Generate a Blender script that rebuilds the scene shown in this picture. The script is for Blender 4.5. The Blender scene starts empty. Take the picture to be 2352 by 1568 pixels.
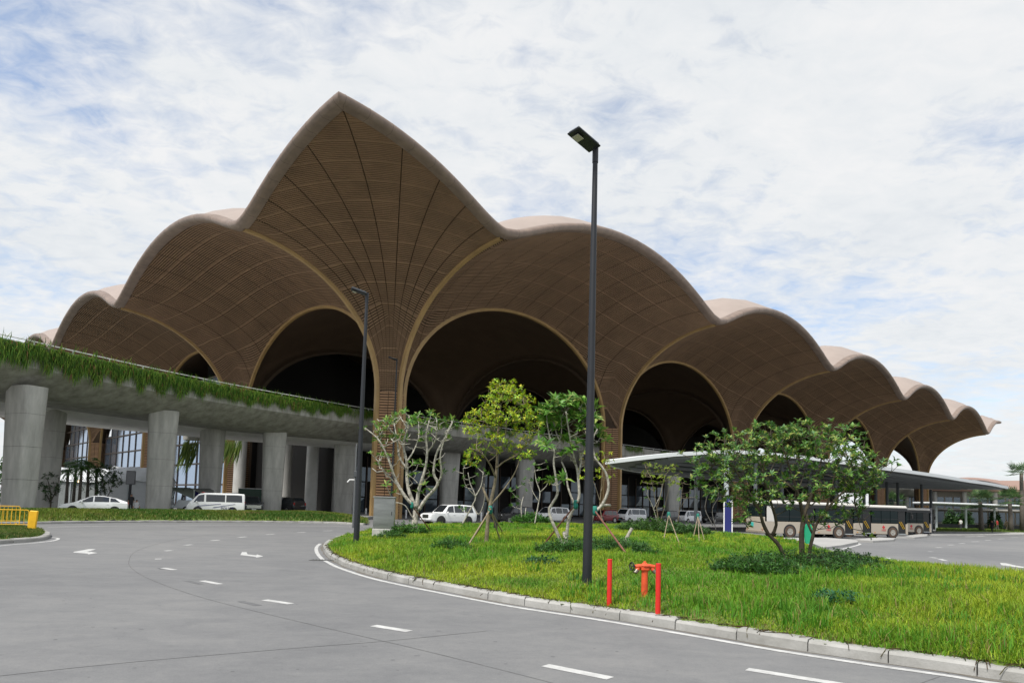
import bpy, bmesh, math, random
import numpy as np
from mathutils import Vector, Matrix

random.seed(7); RNG = np.random.default_rng(7)
S = bpy.context.scene
COL = S.collection
R = math.radians

# ------------------------------------------------------------------ camera
EYE = 1.85
FPX, CX, PPY, HZ, SLOPE = 1569.8, 1176.0, 1049.6, 1161.4, 0.0278     # photo measured at 2352 x 1568
roll = math.atan(SLOPE); pitch = math.atan((HZ - PPY) * math.cos(roll) / FPX)
_fw = np.array([0, math.cos(pitch), math.sin(pitch)]); _u0 = np.array([0, -math.sin(pitch), math.cos(pitch)]); _r0 = np.array([1.0, 0, 0])
_rt = math.cos(roll) * _r0 + math.sin(roll) * _u0; _up = -math.sin(roll) * _r0 + math.cos(roll) * _u0
cam_d = bpy.data.cameras.new('camera'); cam = bpy.data.objects.new('camera', cam_d); COL.objects.link(cam)
M3 = Matrix((( _rt[0], _up[0], -_fw[0]), (_rt[1], _up[1], -_fw[1]), (_rt[2], _up[2], -_fw[2])))
cam.matrix_world = Matrix.Translation((0, 0, EYE)) @ M3.to_4x4()
cam_d.sensor_fit = 'HORIZONTAL'; cam_d.sensor_width = 36; cam_d.lens = FPX / 2352 * 36
cam_d.shift_y = (PPY - 784) / 2352
cam_d.clip_start = 0.1; cam_d.clip_end = 5000
S.camera = cam

# ------------------------------------------------------------------ sky and sun
SUN_EL, SUN_AZ = 58, 215          # degrees; azimuth clockwise from +Y
w = bpy.data.worlds.new('World'); S.world = w; w.use_nodes = True
nt = w.node_tree; nt.nodes.clear()
def N(t, tree=None, **kw):
    n = (tree or nt).nodes.new(t)
    for k, v in kw.items(): setattr(n, k, v)
    return n
sky = N('ShaderNodeTexSky', sky_type='NISHITA', sun_disc=False, sun_elevation=R(SUN_EL), sun_rotation=R(SUN_AZ), air_density=1.0, dust_density=0.6, ozone_density=2.2)
bg1 = N('ShaderNodeBackground'); bg1.inputs[1].default_value = 0.14; nt.links.new(sky.outputs[0], bg1.inputs[0])
tc = N('ShaderNodeTexCoord'); sep = N('ShaderNodeSeparateXYZ'); nt.links.new(tc.outputs['Generated'], sep.inputs[0])
def mth(op, a, b=None, tree=None, clamp=False):
    n = N('ShaderNodeMath', tree, operation=op); n.use_clamp = clamp; t = (tree or nt)
    for i, v in enumerate((a, b)):
        if v is None: continue
        if isinstance(v, (int, float)): n.inputs[i].default_value = v
        else: t.links.new(v, n.inputs[i])
    return n.outputs[0]
zc = mth('ADD', mth('MAXIMUM', sep.outputs[2], 0.0), 0.16)
px_ = mth('DIVIDE', sep.outputs[0], zc); py_ = mth('DIVIDE', sep.outputs[1], zc)
comb = N('ShaderNodeCombineXYZ'); nt.links.new(px_, comb.inputs[0]); nt.links.new(py_, comb.inputs[1])
def noise(vec, scale, detail, rough, off=(0, 0, 0), dist=0.0, tree=None, stretch=(1, 1, 1)):
    t = tree or nt
    mp = N('ShaderNodeMapping', tree); mp.inputs['Location'].default_value = off; mp.inputs['Scale'].default_value = stretch
    t.links.new(vec, mp.inputs[0])
    n = N('ShaderNodeTexNoise', tree); n.inputs['Scale'].default_value = scale; n.inputs['Detail'].default_value = detail
    n.inputs['Roughness'].default_value = rough; n.inputs['Distortion'].default_value = dist
    t.links.new(mp.outputs[0], n.inputs['Vector']); return n.outputs[0]
def ramp(fac, stops, tree=None, interp='LINEAR'):
    t = tree or nt
    n = N('ShaderNodeValToRGB', tree); cr = n.color_ramp; cr.interpolation = interp
    while len(cr.elements) < len(stops): cr.elements.new(0.5)
    for e, (p, c) in zip(cr.elements, stops):
        e.position = p; e.color = c if len(c) == 4 else (*c, 1)
    t.links.new(fac, n.inputs[0]); return n.outputs[0]
g = lambda v: (v, v, v, 1)
cover = noise(comb.outputs[0], 0.75, 4, 0.55, (2.35, 1.25, 0), 0.3)
puffs = noise(comb.outputs[0], 13.0, 5, 0.6, (0.4, 2.0, 0), 0.5, stretch=(1.0, 1.3, 1))
midn = noise(comb.outputs[0], 3.4, 5, 0.6, (5.4, 0.3, 0), 0.4, stretch=(1.0, 1.3, 1))
msk = ramp(mth('ADD', mth('ADD', mth('MULTIPLY', cover, 0.9), mth('MULTIPLY', midn, 0.45)), mth('MULTIPLY', puffs, 0.34)), [(0.64, g(0.24)), (0.76, g(0.70)), (0.87, g(0.98))])
low = ramp(sep.outputs[2], [(0.0, g(1.0)), (0.10, g(0.75)), (0.25, g(0.0))])
mask = mth('MAXIMUM', msk, low)
shade = mth('ADD', mth('MULTIPLY', noise(comb.outputs[0], 2.2, 6, 0.6, (7.3, 4.4, 0), 0.5), .62), mth('MULTIPLY', puffs, .38))
ccol = ramp(shade, [(0.34, (0.82, 0.86, 0.90, 1)), (0.48, (0.91, 0.935, 0.955, 1)), (0.62, (0.98, 0.985, 0.99, 1))])
bg2 = N('ShaderNodeBackground'); bg2.inputs[1].default_value = 0.65; nt.links.new(ccol, bg2.inputs[0])
mx = N('ShaderNodeMixShader'); nt.links.new(mask, mx.inputs[0]); nt.links.new(bg1.outputs[0], mx.inputs[1]); nt.links.new(bg2.outputs[0], mx.inputs[2])
wo = N('ShaderNodeOutputWorld'); nt.links.new(mx.outputs[0], wo.inputs[0])
sd = bpy.data.lights.new('sun', 'SUN'); sd.energy = 3.1; sd.angle = R(9); sd.color = (1.0, 0.96, 0.9)
so = bpy.data.objects.new('sun', sd); COL.objects.link(so)
_sv = Vector((math.sin(R(SUN_AZ)) * math.cos(R(SUN_EL)), math.cos(R(SUN_AZ)) * math.cos(R(SUN_EL)), math.sin(R(SUN_EL))))
so.rotation_euler = _sv.to_track_quat('Z', 'Y').to_euler()
S.view_settings.view_transform = 'Standard'; S.view_settings.look = 'None'; S.view_settings.gamma = 1
S.view_settings.exposure = 0.5
S.render.resolution_x = 1024; S.render.resolution_y = 682

# ------------------------------------------------------------------ pixel helpers (pixels of the 2352-wide photo)
O0 = np.array([0, 0, EYE])
def ray(x, y): return _fw + _rt * ((x - CX) / FPX) - _up * ((y - PPY) / FPX)
def G(x, y, z=0.0):
    d = ray(x, y); return O0 + d * ((z - EYE) / d[2])
def GD(x, y, Y):
    d = ray(x, y); return O0 + d * (Y / d[1])

# ------------------------------------------------------------------ materials
MATS = {}
def mat(name, color, rough=0.7, metal=0.0, var=0.0, vscale=3.0, bump=0.0, bscale=30.0, coat=0.0, color2=None, spec=0.5, trans=0.0, emis=None, attr=None, vdetail=5, thin=0.0, stretch=(1, 1, 1)):
    if name in MATS: return MATS[name]
    m = bpy.data.materials.new(name); m.use_nodes = True; t = m.node_tree; b = t.nodes['Principled BSDF']
    b.inputs['Roughness'].default_value = rough; b.inputs['Metallic'].default_value = metal
    b.inputs['Specular IOR Level'].default_value = spec; b.inputs['Coat Weight'].default_value = coat
    b.inputs['Base Color'].default_value = (*color, 1)
    if emis: b.inputs['Emission Color'].default_value = (*color, 1); b.inputs['Emission Strength'].default_value = emis
    if trans: b.inputs['Transmission Weight'].default_value = trans
    tcn = N('ShaderNodeTexCoord', t)
    if attr:
        a = N('ShaderNodeAttribute', t, attribute_name=attr)
        src = a.outputs['Color']
        if var:
            nz = noise(tcn.outputs['Object'], vscale, vdetail, 0.6, tree=t, stretch=stretch)
            hs = N('ShaderNodeHueSaturation', t); t.links.new(src, hs.inputs['Color'])
            t.links.new(mth('ADD', mth('MULTIPLY', nz, 2 * var, t), 1 - var, t), hs.inputs['Value']); src = hs.outputs[0]
        t.links.new(src, b.inputs['Base Color'])
    elif var:
        c2 = color2 if color2 else tuple(max(0, c * (1 - var)) for c in color)
        c1 = color if color2 else tuple(min(1, c * (1 + var)) for c in color)
        nz = noise(tcn.outputs['Object'], vscale, vdetail, 0.65, tree=t, stretch=stretch)
        t.links.new(ramp(nz, [(0.32, c2), (0.68, c1)], t), b.inputs['Base Color'])
    if bump:
        bn = noise(tcn.outputs['Object'], bscale, 4, 0.6, tree=t)
        bp = N('ShaderNodeBump', t); bp.inputs['Strength'].default_value = bump; bp.inputs['Distance'].default_value = 0.02
        t.links.new(bn, bp.inputs['Height']); t.links.new(bp.outputs[0], b.inputs['Normal'])
    if thin:
        tl = N('ShaderNodeBsdfTranslucent', t); ms = N('ShaderNodeMixShader', t); ms.inputs[0].default_value = thin
        lk = b.inputs['Base Color'].links
        if lk: t.links.new(lk[0].from_socket, tl.inputs[0])
        else: tl.inputs[0].default_value = (*color, 1)
        out = [n_ for n_ in t.nodes if n_.type == 'OUTPUT_MATERIAL'][0]
        t.links.new(b.outputs[0], ms.inputs[1]); t.links.new(tl.outputs[0], ms.inputs[2]); t.links.new(ms.outputs[0], out.inputs[0])
    MATS[name] = m; return m

# ------------------------------------------------------------------ mesh builder
class MB:
    def __init__(s): s.v = []; s.f = []; s.m = []; s.c = []
    def add(s, verts, faces, mi=0, col=None):
        o = len(s.v); s.v.extend([tuple(map(float, p)) for p in verts])
        s.f.extend([tuple(i + o for i in f) for f in faces]); s.m.extend([mi] * len(faces))
        if col is not None: s.c.extend([col] * len(verts))
        return s
    def box(s, c, size, M=None, mi=0, bev=0.0):
        x, y, z = (q / 2 for q in size)
        if bev:
            b = min(bev, x * .9, y * .9, z * .9); vs = []
            for sx in (-1, 1):
                for sy in (-1, 1):
                    for sz in (-1, 1):
                        vs += [(sx * x, sy * (y - b), sz * (z - b)), (sx * (x - b), sy * y, sz * (z - b)), (sx * (x - b), sy * (y - b), sz * z)]
            bm = bmesh.new(); bv = [bm.verts.new(p) for p in vs]; bmesh.ops.convex_hull(bm, input=bv)
            bm.verts.index_update(); vs = [tuple(p.co) for p in bm.verts]; fs = [[q.index for q in f.verts] for f in bm.faces]; bm.free()
        else:
            vs = [(sx * x, sy * y, sz * z) for sx in (-1, 1) for sy in (-1, 1) for sz in (-1, 1)]
            fs = [(0, 1, 3, 2), (4, 6, 7, 5), (0, 4, 5, 1), (2, 3, 7, 6), (0, 2, 6, 4), (1, 5, 7, 3)]
        if M is not None: vs = [tuple((M @ Vector(p))) for p in vs]
        vs = [(p[0] + c[0], p[1] + c[1], p[2] + c[2]) for p in vs]
        return s.add(vs, fs, mi)
    def tube(s, pts, rad, n=8, cap=True, mi=0, col=None):
        pts = [Vector(p) for p in pts]; k = len(pts)
        if isinstance(rad, (int, float)): rad = [rad] * k
        vs = []; fs = []; ref = None
        for i, p in enumerate(pts):
            t = (pts[min(i + 1, k - 1)] - pts[max(i - 1, 0)])
            if t.length < 1e-9: t = Vector((0, 0, 1))
            t.normalize()
            if ref is None: ref = Vector((1, 0, 0)) if abs(t.x) < .8 else Vector((0, 1, 0))
            a = (ref - t * ref.dot(t)).normalized(); b = t.cross(a); ref = a
            for j in range(n):
                an = 2 * math.pi * j / n; q = p + (a * math.cos(an) + b * math.sin(an)) * rad[i]; vs.append(tuple(q))
        for i in range(k - 1):
            for j in range(n):
                fs.append((i * n + j, i * n + (j + 1) % n, (i + 1) * n + (j + 1) % n, (i + 1) * n + j))
        if cap: fs.append(tuple(range(n - 1, -1, -1))); fs.append(tuple((k - 1) * n + j for j in range(n)))
        return s.add(vs, fs, mi, col)
    def cyl(s, c, r, h, n=16, mi=0, r2=None): return s.tube([c, (c[0], c[1], c[2] + h)], [r, r if r2 is None else r2], n, True, mi)
    def disc_y(s, c, r, wdt, n=20, mi=0):      # wheel-like cylinder along local Y
        return s.tube([(c[0], c[1] - wdt / 2, c[2]), (c[0], c[1] + wdt / 2, c[2])], r, n, True, mi)
    def sweep(s, path, section, up=(0, 0, 1), closed=True, mi=0):
        pts = [Vector(p) for p in path]; k = len(pts); n = len(section); vs = []; fs = []
        for i, p in enumerate(pts):
            t = (pts[min(i + 1, k - 1)] - pts[max(i - 1, 0)]).normalized(); side = t.cross(Vector(up)).normalized(); u2 = side.cross(t)
            for (a, b) in section: vs.append(tuple(p + side * a + u2 * b))
        for i in range(k - 1):
            for j in range(n if closed else n - 1):
                fs.append((i * n + j, i * n + (j + 1) % n, (i + 1) * n + (j + 1) % n, (i + 1) * n + j))
        if closed: fs.append(tuple(range(n - 1, -1, -1))); fs.append(tuple((k - 1) * n + j for j in range(n)))
        return s.add(vs, fs, mi)
    def prism(s, poly, z0, z1, mi=0):
        n = len(poly); vs = [(p[0], p[1], z0) for p in poly] + [(p[0], p[1], z1) for p in poly]
        return s.add(vs, [tuple(range(n - 1, -1, -1)), tuple(range(n, 2 * n))] + [(i, (i + 1) % n, n + (i + 1) % n, n + i) for i in range(n)], mi)
    def sheet(s, poly, z, mi=0):
        n = len(poly); return s.add([(p[0], p[1], z) for p in poly], [tuple(range(n))], mi)
    def mesh(s, name, mats, smooth=False):
        me = bpy.data.meshes.new(name); me.from_pydata(s.v, [], s.f)
        if not isinstance(mats, (list, tuple)): mats = [mats]
        for m in mats: me.materials.append(m)
        if any(s.m): me.polygons.foreach_set('material_index', s.m)
        if s.c:
            a = me.color_attributes.new('Col', 'FLOAT_COLOR', 'POINT')
            a.data.foreach_set('color', np.array([(*c, 1) for c in s.c], dtype=np.float32).ravel())
        if smooth: me.polygons.foreach_set('use_smooth', [True] * len(me.polygons))
        me.update(); return me
    def build(s, name, mats, parent=None, smooth=False, auto=None):
        o = bpy.data.objects.new(name, s.mesh(name, mats, smooth)); COL.objects.link(o)
        if auto: shade_auto(o, auto)
        if parent: o.parent = parent
        return o
def shade_auto(o, deg=35):
    me = o.data; bm = bmesh.new(); bm.from_mesh(me)
    bmesh.ops.recalc_face_normals(bm, faces=bm.faces)
    for f in bm.faces: f.smooth = True
    for e in bm.edges:
        if len(e.link_faces) == 2 and e.calc_face_angle(0) > R(deg): e.smooth = False
    bm.to_mesh(me); bm.free()
def tag(o, label=None, cat=None, group=None, kind=None):
    if label: o['label'] = label
    if cat: o['category'] = cat
    if group: o['group'] = group
    if kind: o['kind'] = kind
    return o
def empty(name, loc=(0, 0, 0), rz=0.0, label=None, cat=None, group=None):
    o = bpy.data.objects.new(name, None); COL.objects.link(o); o.location = tuple(map(float, loc)); o.rotation_euler = (0, 0, rz)
    o.empty_display_size = 0.2
    return tag(o, label, cat, group)
def text_mesh(body, size, name, m, parent, loc, rot, extr=0.004):
    c = bpy.data.curves.new(name, 'FONT'); c.body = body; c.size = size; c.extrude = extr; c.align_x = 'CENTER'; c.align_y = 'CENTER'; c.resolution_u = 3
    t = bpy.data.objects.new(name, c); COL.objects.link(t); dg = bpy.context.evaluated_depsgraph_get(); dg.update()
    me = bpy.data.meshes.new_from_object(t.evaluated_get(dg)); bpy.data.objects.remove(t)
    me.materials.clear(); me.materials.append(m)
    o = bpy.data.objects.new(name, me); COL.objects.link(o); o.parent = parent; o.location = loc; o.rotation_euler = rot
    return o
def copy_tree(o, parent=None):
    c = o.copy(); COL.objects.link(c); c.parent = parent
    for ch in [q for q in o.children]: copy_tree(ch, c)
    return c
def shift_verts(me, off):
    a = np.empty(len(me.vertices) * 3, np.float32); me.vertices.foreach_get('co', a); a = a.reshape(-1, 3) - np.asarray(off, np.float32); me.vertices.foreach_set('co', a.ravel()); me.update()
def np_mesh(name, verts, faces_n, mats, cols=None):
    """verts (V,3); faces_n = list of (F,k) index arrays"""
    me = bpy.data.meshes.new(name)
    loops = np.concatenate([f.ravel() for f in faces_n]); tot = np.concatenate([np.full(len(f), f.shape[1]) for f in faces_n])
    me.vertices.add(len(verts)); me.vertices.foreach_set('co', np.asarray(verts, np.float32).ravel())
    me.loops.add(len(loops)); me.loops.foreach_set('vertex_index', loops.astype(np.int32))
    me.polygons.add(len(tot)); st = np.concatenate([[0], np.cumsum(tot)[:-1]])
    me.polygons.foreach_set('loop_start', st.astype(np.int32)); me.polygons.foreach_set('loop_total', tot.astype(np.int32))
    if cols is not None:
        a = me.color_attributes.new('Col', 'FLOAT_COLOR', 'POINT')
        a.data.foreach_set('color', np.concatenate([cols, np.ones((len(cols), 1))], 1).astype(np.float32).ravel())
    for m in (mats if isinstance(mats, (list, tuple)) else [mats]): me.materials.append(m)
    me.update(calc_edges=True); me.validate(); return me

CONC = mat('concrete', (0.34, 0.335, 0.315), 0.85, var=0.22, vscale=0.7, bump=0.25, bscale=8)
CONC_D = mat('weathered_concrete', (0.42, 0.41, 0.37), 0.9, color2=(0.22, 0.216, 0.185), var=0.3, vscale=0.9, bump=0.25, bscale=6, stretch=(1.4, 1.4, .22))
WHITE = mat('white_paint', (0.78, 0.78, 0.77), 0.45)
GALV = mat('galvanised_grey', (0.42, 0.46, 0.48), 0.5, var=0.06)
BLACKP = mat('charcoal_metal', (0.011, 0.013, 0.017), 0.5, var=0.15, vscale=4)
TYRE = mat('rubber', (0.018, 0.018, 0.018), 0.85)
STEEL = mat('brushed_steel', (0.36, 0.37, 0.36), 0.28, metal=1.0, var=0.35, vscale=1.3, stretch=(.4, .4, 2.2))
GLASS_D = mat('dark_glass', (0.012, 0.016, 0.02), 0.06, spec=0.9)
GOLD = mat('golden_trim', (0.38, 0.245, 0.10), 0.5, var=0.15, vscale=0.6)
# ================================================================== ground and roads
def road_material():
    m = bpy.data.materials.new('road_concrete'); m.use_nodes = True; t = m.node_tree; b = t.nodes['Principled BSDF']; tcn = N('ShaderNodeTexCoord', t); v = tcn.outputs['Object']
    big = noise(v, .10, 6, .6, tree=t); mid = noise(v, .9, 8, .65, (4, 2, 0), .6, tree=t, stretch=(1, 1.7, 1)); fine = noise(v, 42, 3, .7, tree=t); spot = noise(v, 3.2, 6, .75, (9, 1, 0), tree=t)
    grit = noise(v, 7.5, 6, .85, (1, 3, 0), tree=t); f = mth('ADD', mth('ADD', mth('MULTIPLY', big, .36, t), mth('MULTIPLY', mid, .26, t), t), mth('ADD', mth('MULTIPLY', fine, .18, t), mth('MULTIPLY', grit, .20, t), t), t)
    c = ramp(f, [(.38, (.120, .122, .127)), (.50, (.168, .169, .170)), (.62, (.222, .219, .213))], t)
    st_ = ramp(spot, [(.30, g(.62)), (.40, g(1.0))], t); mxn = N('ShaderNodeMixRGB', t, blend_type='MULTIPLY'); mxn.inputs[0].default_value = .6; t.links.new(c, mxn.inputs[1]); t.links.new(st_, mxn.inputs[2]); t.links.new(mxn.outputs[0], b.inputs['Base Color'])
    b.inputs['Roughness'].default_value = .8; bp = N('ShaderNodeBump', t); bp.inputs['Strength'].default_value = .35; bp.inputs['Distance'].default_value = .01
    t.links.new(mth('ADD', fine, noise(v, 9, 2, .5, tree=t, stretch=(.15, 6, 1)), t), bp.inputs['Height']); t.links.new(bp.outputs[0], b.inputs['Normal']); MATS['road_concrete'] = m; return m
ROADM = road_material()
PAVE = mat('paving_concrete', (0.36, 0.355, 0.34), 0.85, var=0.1, vscale=0.5)
def xy(P): return (float(P[0]), float(P[1]))
gd = MB(); gd.sheet([(-1500, -300), (1500, -300), (1500, 3000), (-1500, 3000)], -0.03)
tag(gd.build('ground', mat('far_ground', (0.20, 0.205, 0.17), 0.9, var=0.2, vscale=0.02)), kind='structure')
rd = MB(); rd.sheet([(-70, -25), (120, -25), (190, 120), (120, 200), (60, 150), (-80, 140), (-110, 60)], 0.0)
tag(rd.build('road', ROADM), kind='structure')

def poly_px(L, z=0.0): return [xy(G(x, y, z)) for x, y in L]
def dist_poly(P, poly, closed=True):
    P = np.asarray(P, float); poly = np.asarray(poly, float); best = np.full(len(P), 1e9); n = len(poly)
    for i in range(n if closed else n - 1):
        a, b = poly[i], poly[(i + 1) % n]; d = b - a; t = np.clip(((P - a) @ d) / max(d @ d, 1e-12), 0, 1)
        best = np.minimum(best, np.linalg.norm(P - (a + t[:, None] * d), axis=1))
    return best
def inside(P, poly):
    P = np.asarray(P, float); poly = np.asarray(poly, float); r = np.zeros(len(P), bool); n = len(poly); j = n - 1
    for i in range(n):
        xi, yi = poly[i]; xj, yj = poly[j]
        c = ((yi > P[:, 1]) != (yj > P[:, 1])) & (P[:, 0] < (xj - xi) * (P[:, 1] - yi) / (yj - yi + 1e-12) + xi); r ^= c; j = i
    return r
def smooth_line(pts, step=0.25):
    """Catmull-Rom through points, resampled"""
    P = [np.array(p, float) for p in pts]; out = []
    P = [2 * P[0] - P[1]] + P + [2 * P[-1] - P[-2]]
    for i in range(1, len(P) - 2):
        L = np.linalg.norm(P[i + 1] - P[i]); n = max(2, int(L / step))
        for k in range(n):
            t = k / n; a, b, c, d = P[i - 1], P[i], P[i + 1], P[i + 2]
            out.append(0.5 * ((2 * b) + (c - a) * t + (2 * a - 5 * b + 4 * c - d) * t * t + (3 * b - 3 * c + d - a) * t ** 3))
    out.append(P[-2]); return np.array(out)
def offset_line(L, d):
    L = np.asarray(L); t = np.gradient(L, axis=0); t /= np.linalg.norm(t, axis=1)[:, None] + 1e-9
    return L + np.stack([-t[:, 1], t[:, 0]], 1) * d
def strip(L, wd, z, mb, mi=0):
    a = offset_line(L, wd / 2); b = offset_line(L, -wd / 2); n = len(L)
    mb.add([(*p, z) for p in a] + [(*p, z) for p in b], [(i, n + i, n + i + 1, i + 1) for i in range(n - 1)], mi)

FRONT = poly_px([(752, 1246), (743, 1256), (745, 1268), (758, 1282), (778, 1293), (800, 1303), (870, 1325), (960, 1345), (1080, 1368), (1200, 1390), (1400, 1420), (1600, 1453), (1800, 1487), (2000, 1517), (2200, 1545), (2352, 1568)])
FRONT = FRONT + [(FRONT[-1][0] + 1.6, FRONT[-1][1] - .85), (FRONT[-1][0] + 4.5, FRONT[-1][1] - 2.2)]
BACK = poly_px([(2352, 1345), (2200, 1322), (2100, 1306), (1990, 1292), (1900, 1274), (1872, 1262), (1850, 1249), (1760, 1239), (1640, 1231), (1560, 1222), (1470, 1212), (1300, 1210), (1100, 1210), (960, 1212), (880, 1218), (830, 1226), (790, 1234), (765, 1240)], 0.0)
FR = smooth_line(FRONT, 0.3)
ISL = [tuple(p) for p in FR] + [(19, 10)] + BACK
ISLP = np.array(ISL)
def mound(P):
    d = dist_poly(P, ISLP); P = np.asarray(P)
    hz_ = 0.135 + 0.36 * (1 - np.exp(-np.maximum(d - 0.15, 0) / 2.6))
    return hz_ + 0.035 * np.sin(P[:, 0] * 1.3 + 1) * np.sin(P[:, 1] * .9) * np.clip(d, 0, 1)
def GM(x, y):
    z = 0.4
    for _ in range(12):
        p = G(x, y, z); z = float(mound([p[:2]])[0])
    return np.array([p[0], p[1], z])

# kerb stones along the front of the island
STONE = mat('kerb_granite', (0.40, 0.395, 0.375), 0.8, color2=(0.25, 0.245, 0.225), var=0.3, vscale=1.6, bump=0.3, bscale=25)
def kerb(name, line, length, parent_kind='structure', inward=1, hgt=0.15, wd=0.24):
    line = np.asarray(line); seg = np.linalg.norm(np.diff(line, axis=0), axis=1); cum = np.concatenate([[0], np.cumsum(seg)])
    e = empty(name, (line[0][0], line[0][1], 0)); tag(e, kind='structure')
    def at(s): return np.array([np.interp(s, cum, line[:, 0]), np.interp(s, cum, line[:, 1])])
    s = 0.0
    while s + length * .5 < cum[-1]:
        L = length * random.uniform(.93, 1.07); s2 = min(s + L, cum[-1]); m = MB(); gap = 0.008
        pts = []; hz2 = hgt + random.uniform(-.012, .012); sh = random.uniform(-.012, .012)
        ks = np.linspace(s + gap, s2 - gap, 3)
        ctr = np.array([at(q) for q in ks]); t = np.gradient(ctr, axis=0); t /= np.linalg.norm(t, axis=1)[:, None]; nrm = np.stack([-t[:, 1], t[:, 0]], 1) * inward
        sec = [(sh, -.02), (sh + .005, hz2 - .035), (sh + .035, hz2), (wd, hz2 + .005), (wd, -.02)]
        vs = []
        for c_, n_ in zip(ctr, nrm):
            for a, b in sec: vs.append((*(c_ + n_ * a), b))
        k = len(sec); fs = [tuple(range(k)), tuple(2 * k + j for j in range(k - 1, -1, -1))]
        for i in range(2):
            for j in range(k - 1): fs.append((i * k + j, i * k + j + 1, (i + 1) * k + j + 1, (i + 1) * k + j))
        m.add([(p[0] - line[0][0], p[1] - line[0][1], p[2]) for p in vs], fs); m.build('kerb_stone', STONE, e); s = s2
    return e
def area(P):
    P = np.asarray(P); return 0.5 * np.sum(P[:, 0] * np.roll(P[:, 1], -1) - np.roll(P[:, 0], -1) * P[:, 1])
_sgn = 1 if area(ISLP) > 0 else -1
kerb('island_kerb', FR, 1.0, inward=_sgn)
bk = smooth_line([BACK[-1], *BACK[::-1][1:6]], 0.5)
kerb('island_back_kerb', smooth_line(BACK, .5), 1.5, inward=_sgn)

# island soil sheet
def soil(name, poly, zf, step, m):
    P = np.asarray(poly); x0, y0 = P.min(0); x1, y1 = P.max(0)
    xs = np.arange(x0, x1 + step, step); ys = np.arange(y0, y1 + step, step); X, Y = np.meshgrid(xs, ys, indexing='ij'); Q = np.stack([X.ravel(), Y.ravel()], 1)
    Z = zf(Q); nx, ny = len(xs), len(ys); cx, cy = np.meshgrid(xs[:-1] + step / 2, ys[:-1] + step / 2, indexing='ij')
    ok = inside(np.stack([cx.ravel(), cy.ravel()], 1), P) & (dist_poly(np.stack([cx.ravel(), cy.ravel()], 1), P) > step * .6)
    i, j = np.meshgrid(np.arange(nx - 1), np.arange(ny - 1), indexing='ij'); i = i.ravel()[ok]; j = j.ravel()[ok]
    F = np.stack([i * ny + j, (i + 1) * ny + j, (i + 1) * ny + j + 1, i * ny + j + 1], 1)
    used, inv = np.unique(F, return_inverse=True); F = inv.reshape(F.shape)
    me = np_mesh(name, np.concatenate([Q[used], Z[used][:, None]], 1), [F], m); me.polygons.foreach_set('use_smooth', [True] * len(me.polygons))
    o = bpy.data.objects.new(name, me); COL.objects.link(o); return o
SOIL = mat('grassy_soil', (0.13, 0.19, 0.030), 0.95, color2=(0.08, 0.10, 0.025), var=0.3, vscale=1.2, bump=0.5, bscale=12)
tag(soil('island_ground', ISL, mound, 0.22, SOIL), kind='structure')

# grass blades
GRASSM = mat('grass_blade', (0.1, 0.2, 0.03), 0.6, attr='Col', spec=0.25, thin=.35)
def vnoise(P, sc, seed):
    rs = np.random.default_rng(seed); a = rs.uniform(0, 6.28, (6, 2)); k = rs.normal(0, 1, (6, 2)) * sc
    return sum(np.sin(P @ k[i] + a[i, 0]) for i in range(6)) / 3.0
def blades(name, P, Z, h, wd, lean, cA, cB, cC, label, cat, seed):
    rs = np.random.default_rng(seed); n = len(P); az = rs.uniform(0, 6.283, n); ln = np.abs(rs.normal(0, lean, n)) * h
    az2 = az + 1.57 + rs.normal(0, .5, n)
    sx, sy = np.cos(az2) * wd / 2, np.sin(az2) * wd / 2; dx, dy = np.cos(az) * ln, np.sin(az) * ln
    b = np.stack([P[:, 0], P[:, 1], Z - .02], 1)
    v = np.stack([b + np.stack([-sx, -sy, 0 * sx], 1), b + np.stack([sx, sy, 0 * sx], 1),
                  b + np.stack([dx * .35 + sx * .8, dy * .35 + sy * .8, h * .6], 1), b + np.stack([dx * .35 - sx * .8, dy * .35 - sy * .8, h * .6], 1),
                  b + np.stack([dx, dy, h * (1 - .25 * np.minimum(ln / np.maximum(h, .01), 1) ** 2)], 1)], 1)
    i = np.arange(n)[:, None] * 5
    q = np.concatenate([i, i + 1, i + 2, i + 3], 1); t = np.concatenate([i + 3, i + 2, i + 4], 1)
    m1 = np.clip(.5 + .55 * vnoise(P, .45, seed + 1) + .25 * vnoise(P, 1.8, seed + 5) + rs.normal(0, .2, n), 0, 1)[:, None]; m2 = (rs.uniform(0, 1, n) < .07)[:, None]
    m3 = np.clip(.75 * vnoise(P, 1.4, seed + 2) - .35, 0, .8)[:, None]
    c = cA * (1 - m1) + cB * m1; c = c * (1 - m3) + cC * m3; c = np.where(m2, np.array([.30, .25, .09]), c) * rs.uniform(.75, 1.2, (n, 1))
    me = np_mesh(name, v.reshape(-1, 3), [q, t], GRASSM, np.repeat(c, 5, 0))
    o = bpy.data.objects.new(name, me); COL.objects.link(o); return tag(o, label, cat, kind='stuff')
def scatter(poly, n, seed, dens):
    rs = np.random.default_rng(seed); P = np.asarray(poly); x0, y0 = P.min(0); x1, y1 = P.max(0); out = []
    got = 0
    while got < n:
        Q = rs.uniform((x0, y0), (x1, y1), (n, 2)); Q = Q[rs.uniform(0, 1, n) < dens(Q)]; Q = Q[inside(Q, P)]; out.append(Q); got += len(Q)
    return np.concatenate(out)[:n]
cA = np.array([.12, .285, .02]); cB = np.array([.38, .46, .034]); cC = np.array([.06, .225, .024])
def dens(Q):
    d = np.linalg.norm(Q, axis=1); return np.clip((9.0 / np.maximum(d, 6)) ** 1.75, 0, 1) * (Q[:, 1] > 4.0)
GP = scatter(ISL, 330000, 5, dens); de = dist_poly(GP, ISLP); keep = de > .16; GP = GP[keep]; de = de[keep]
dd = np.linalg.norm(GP, axis=1)
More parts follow.
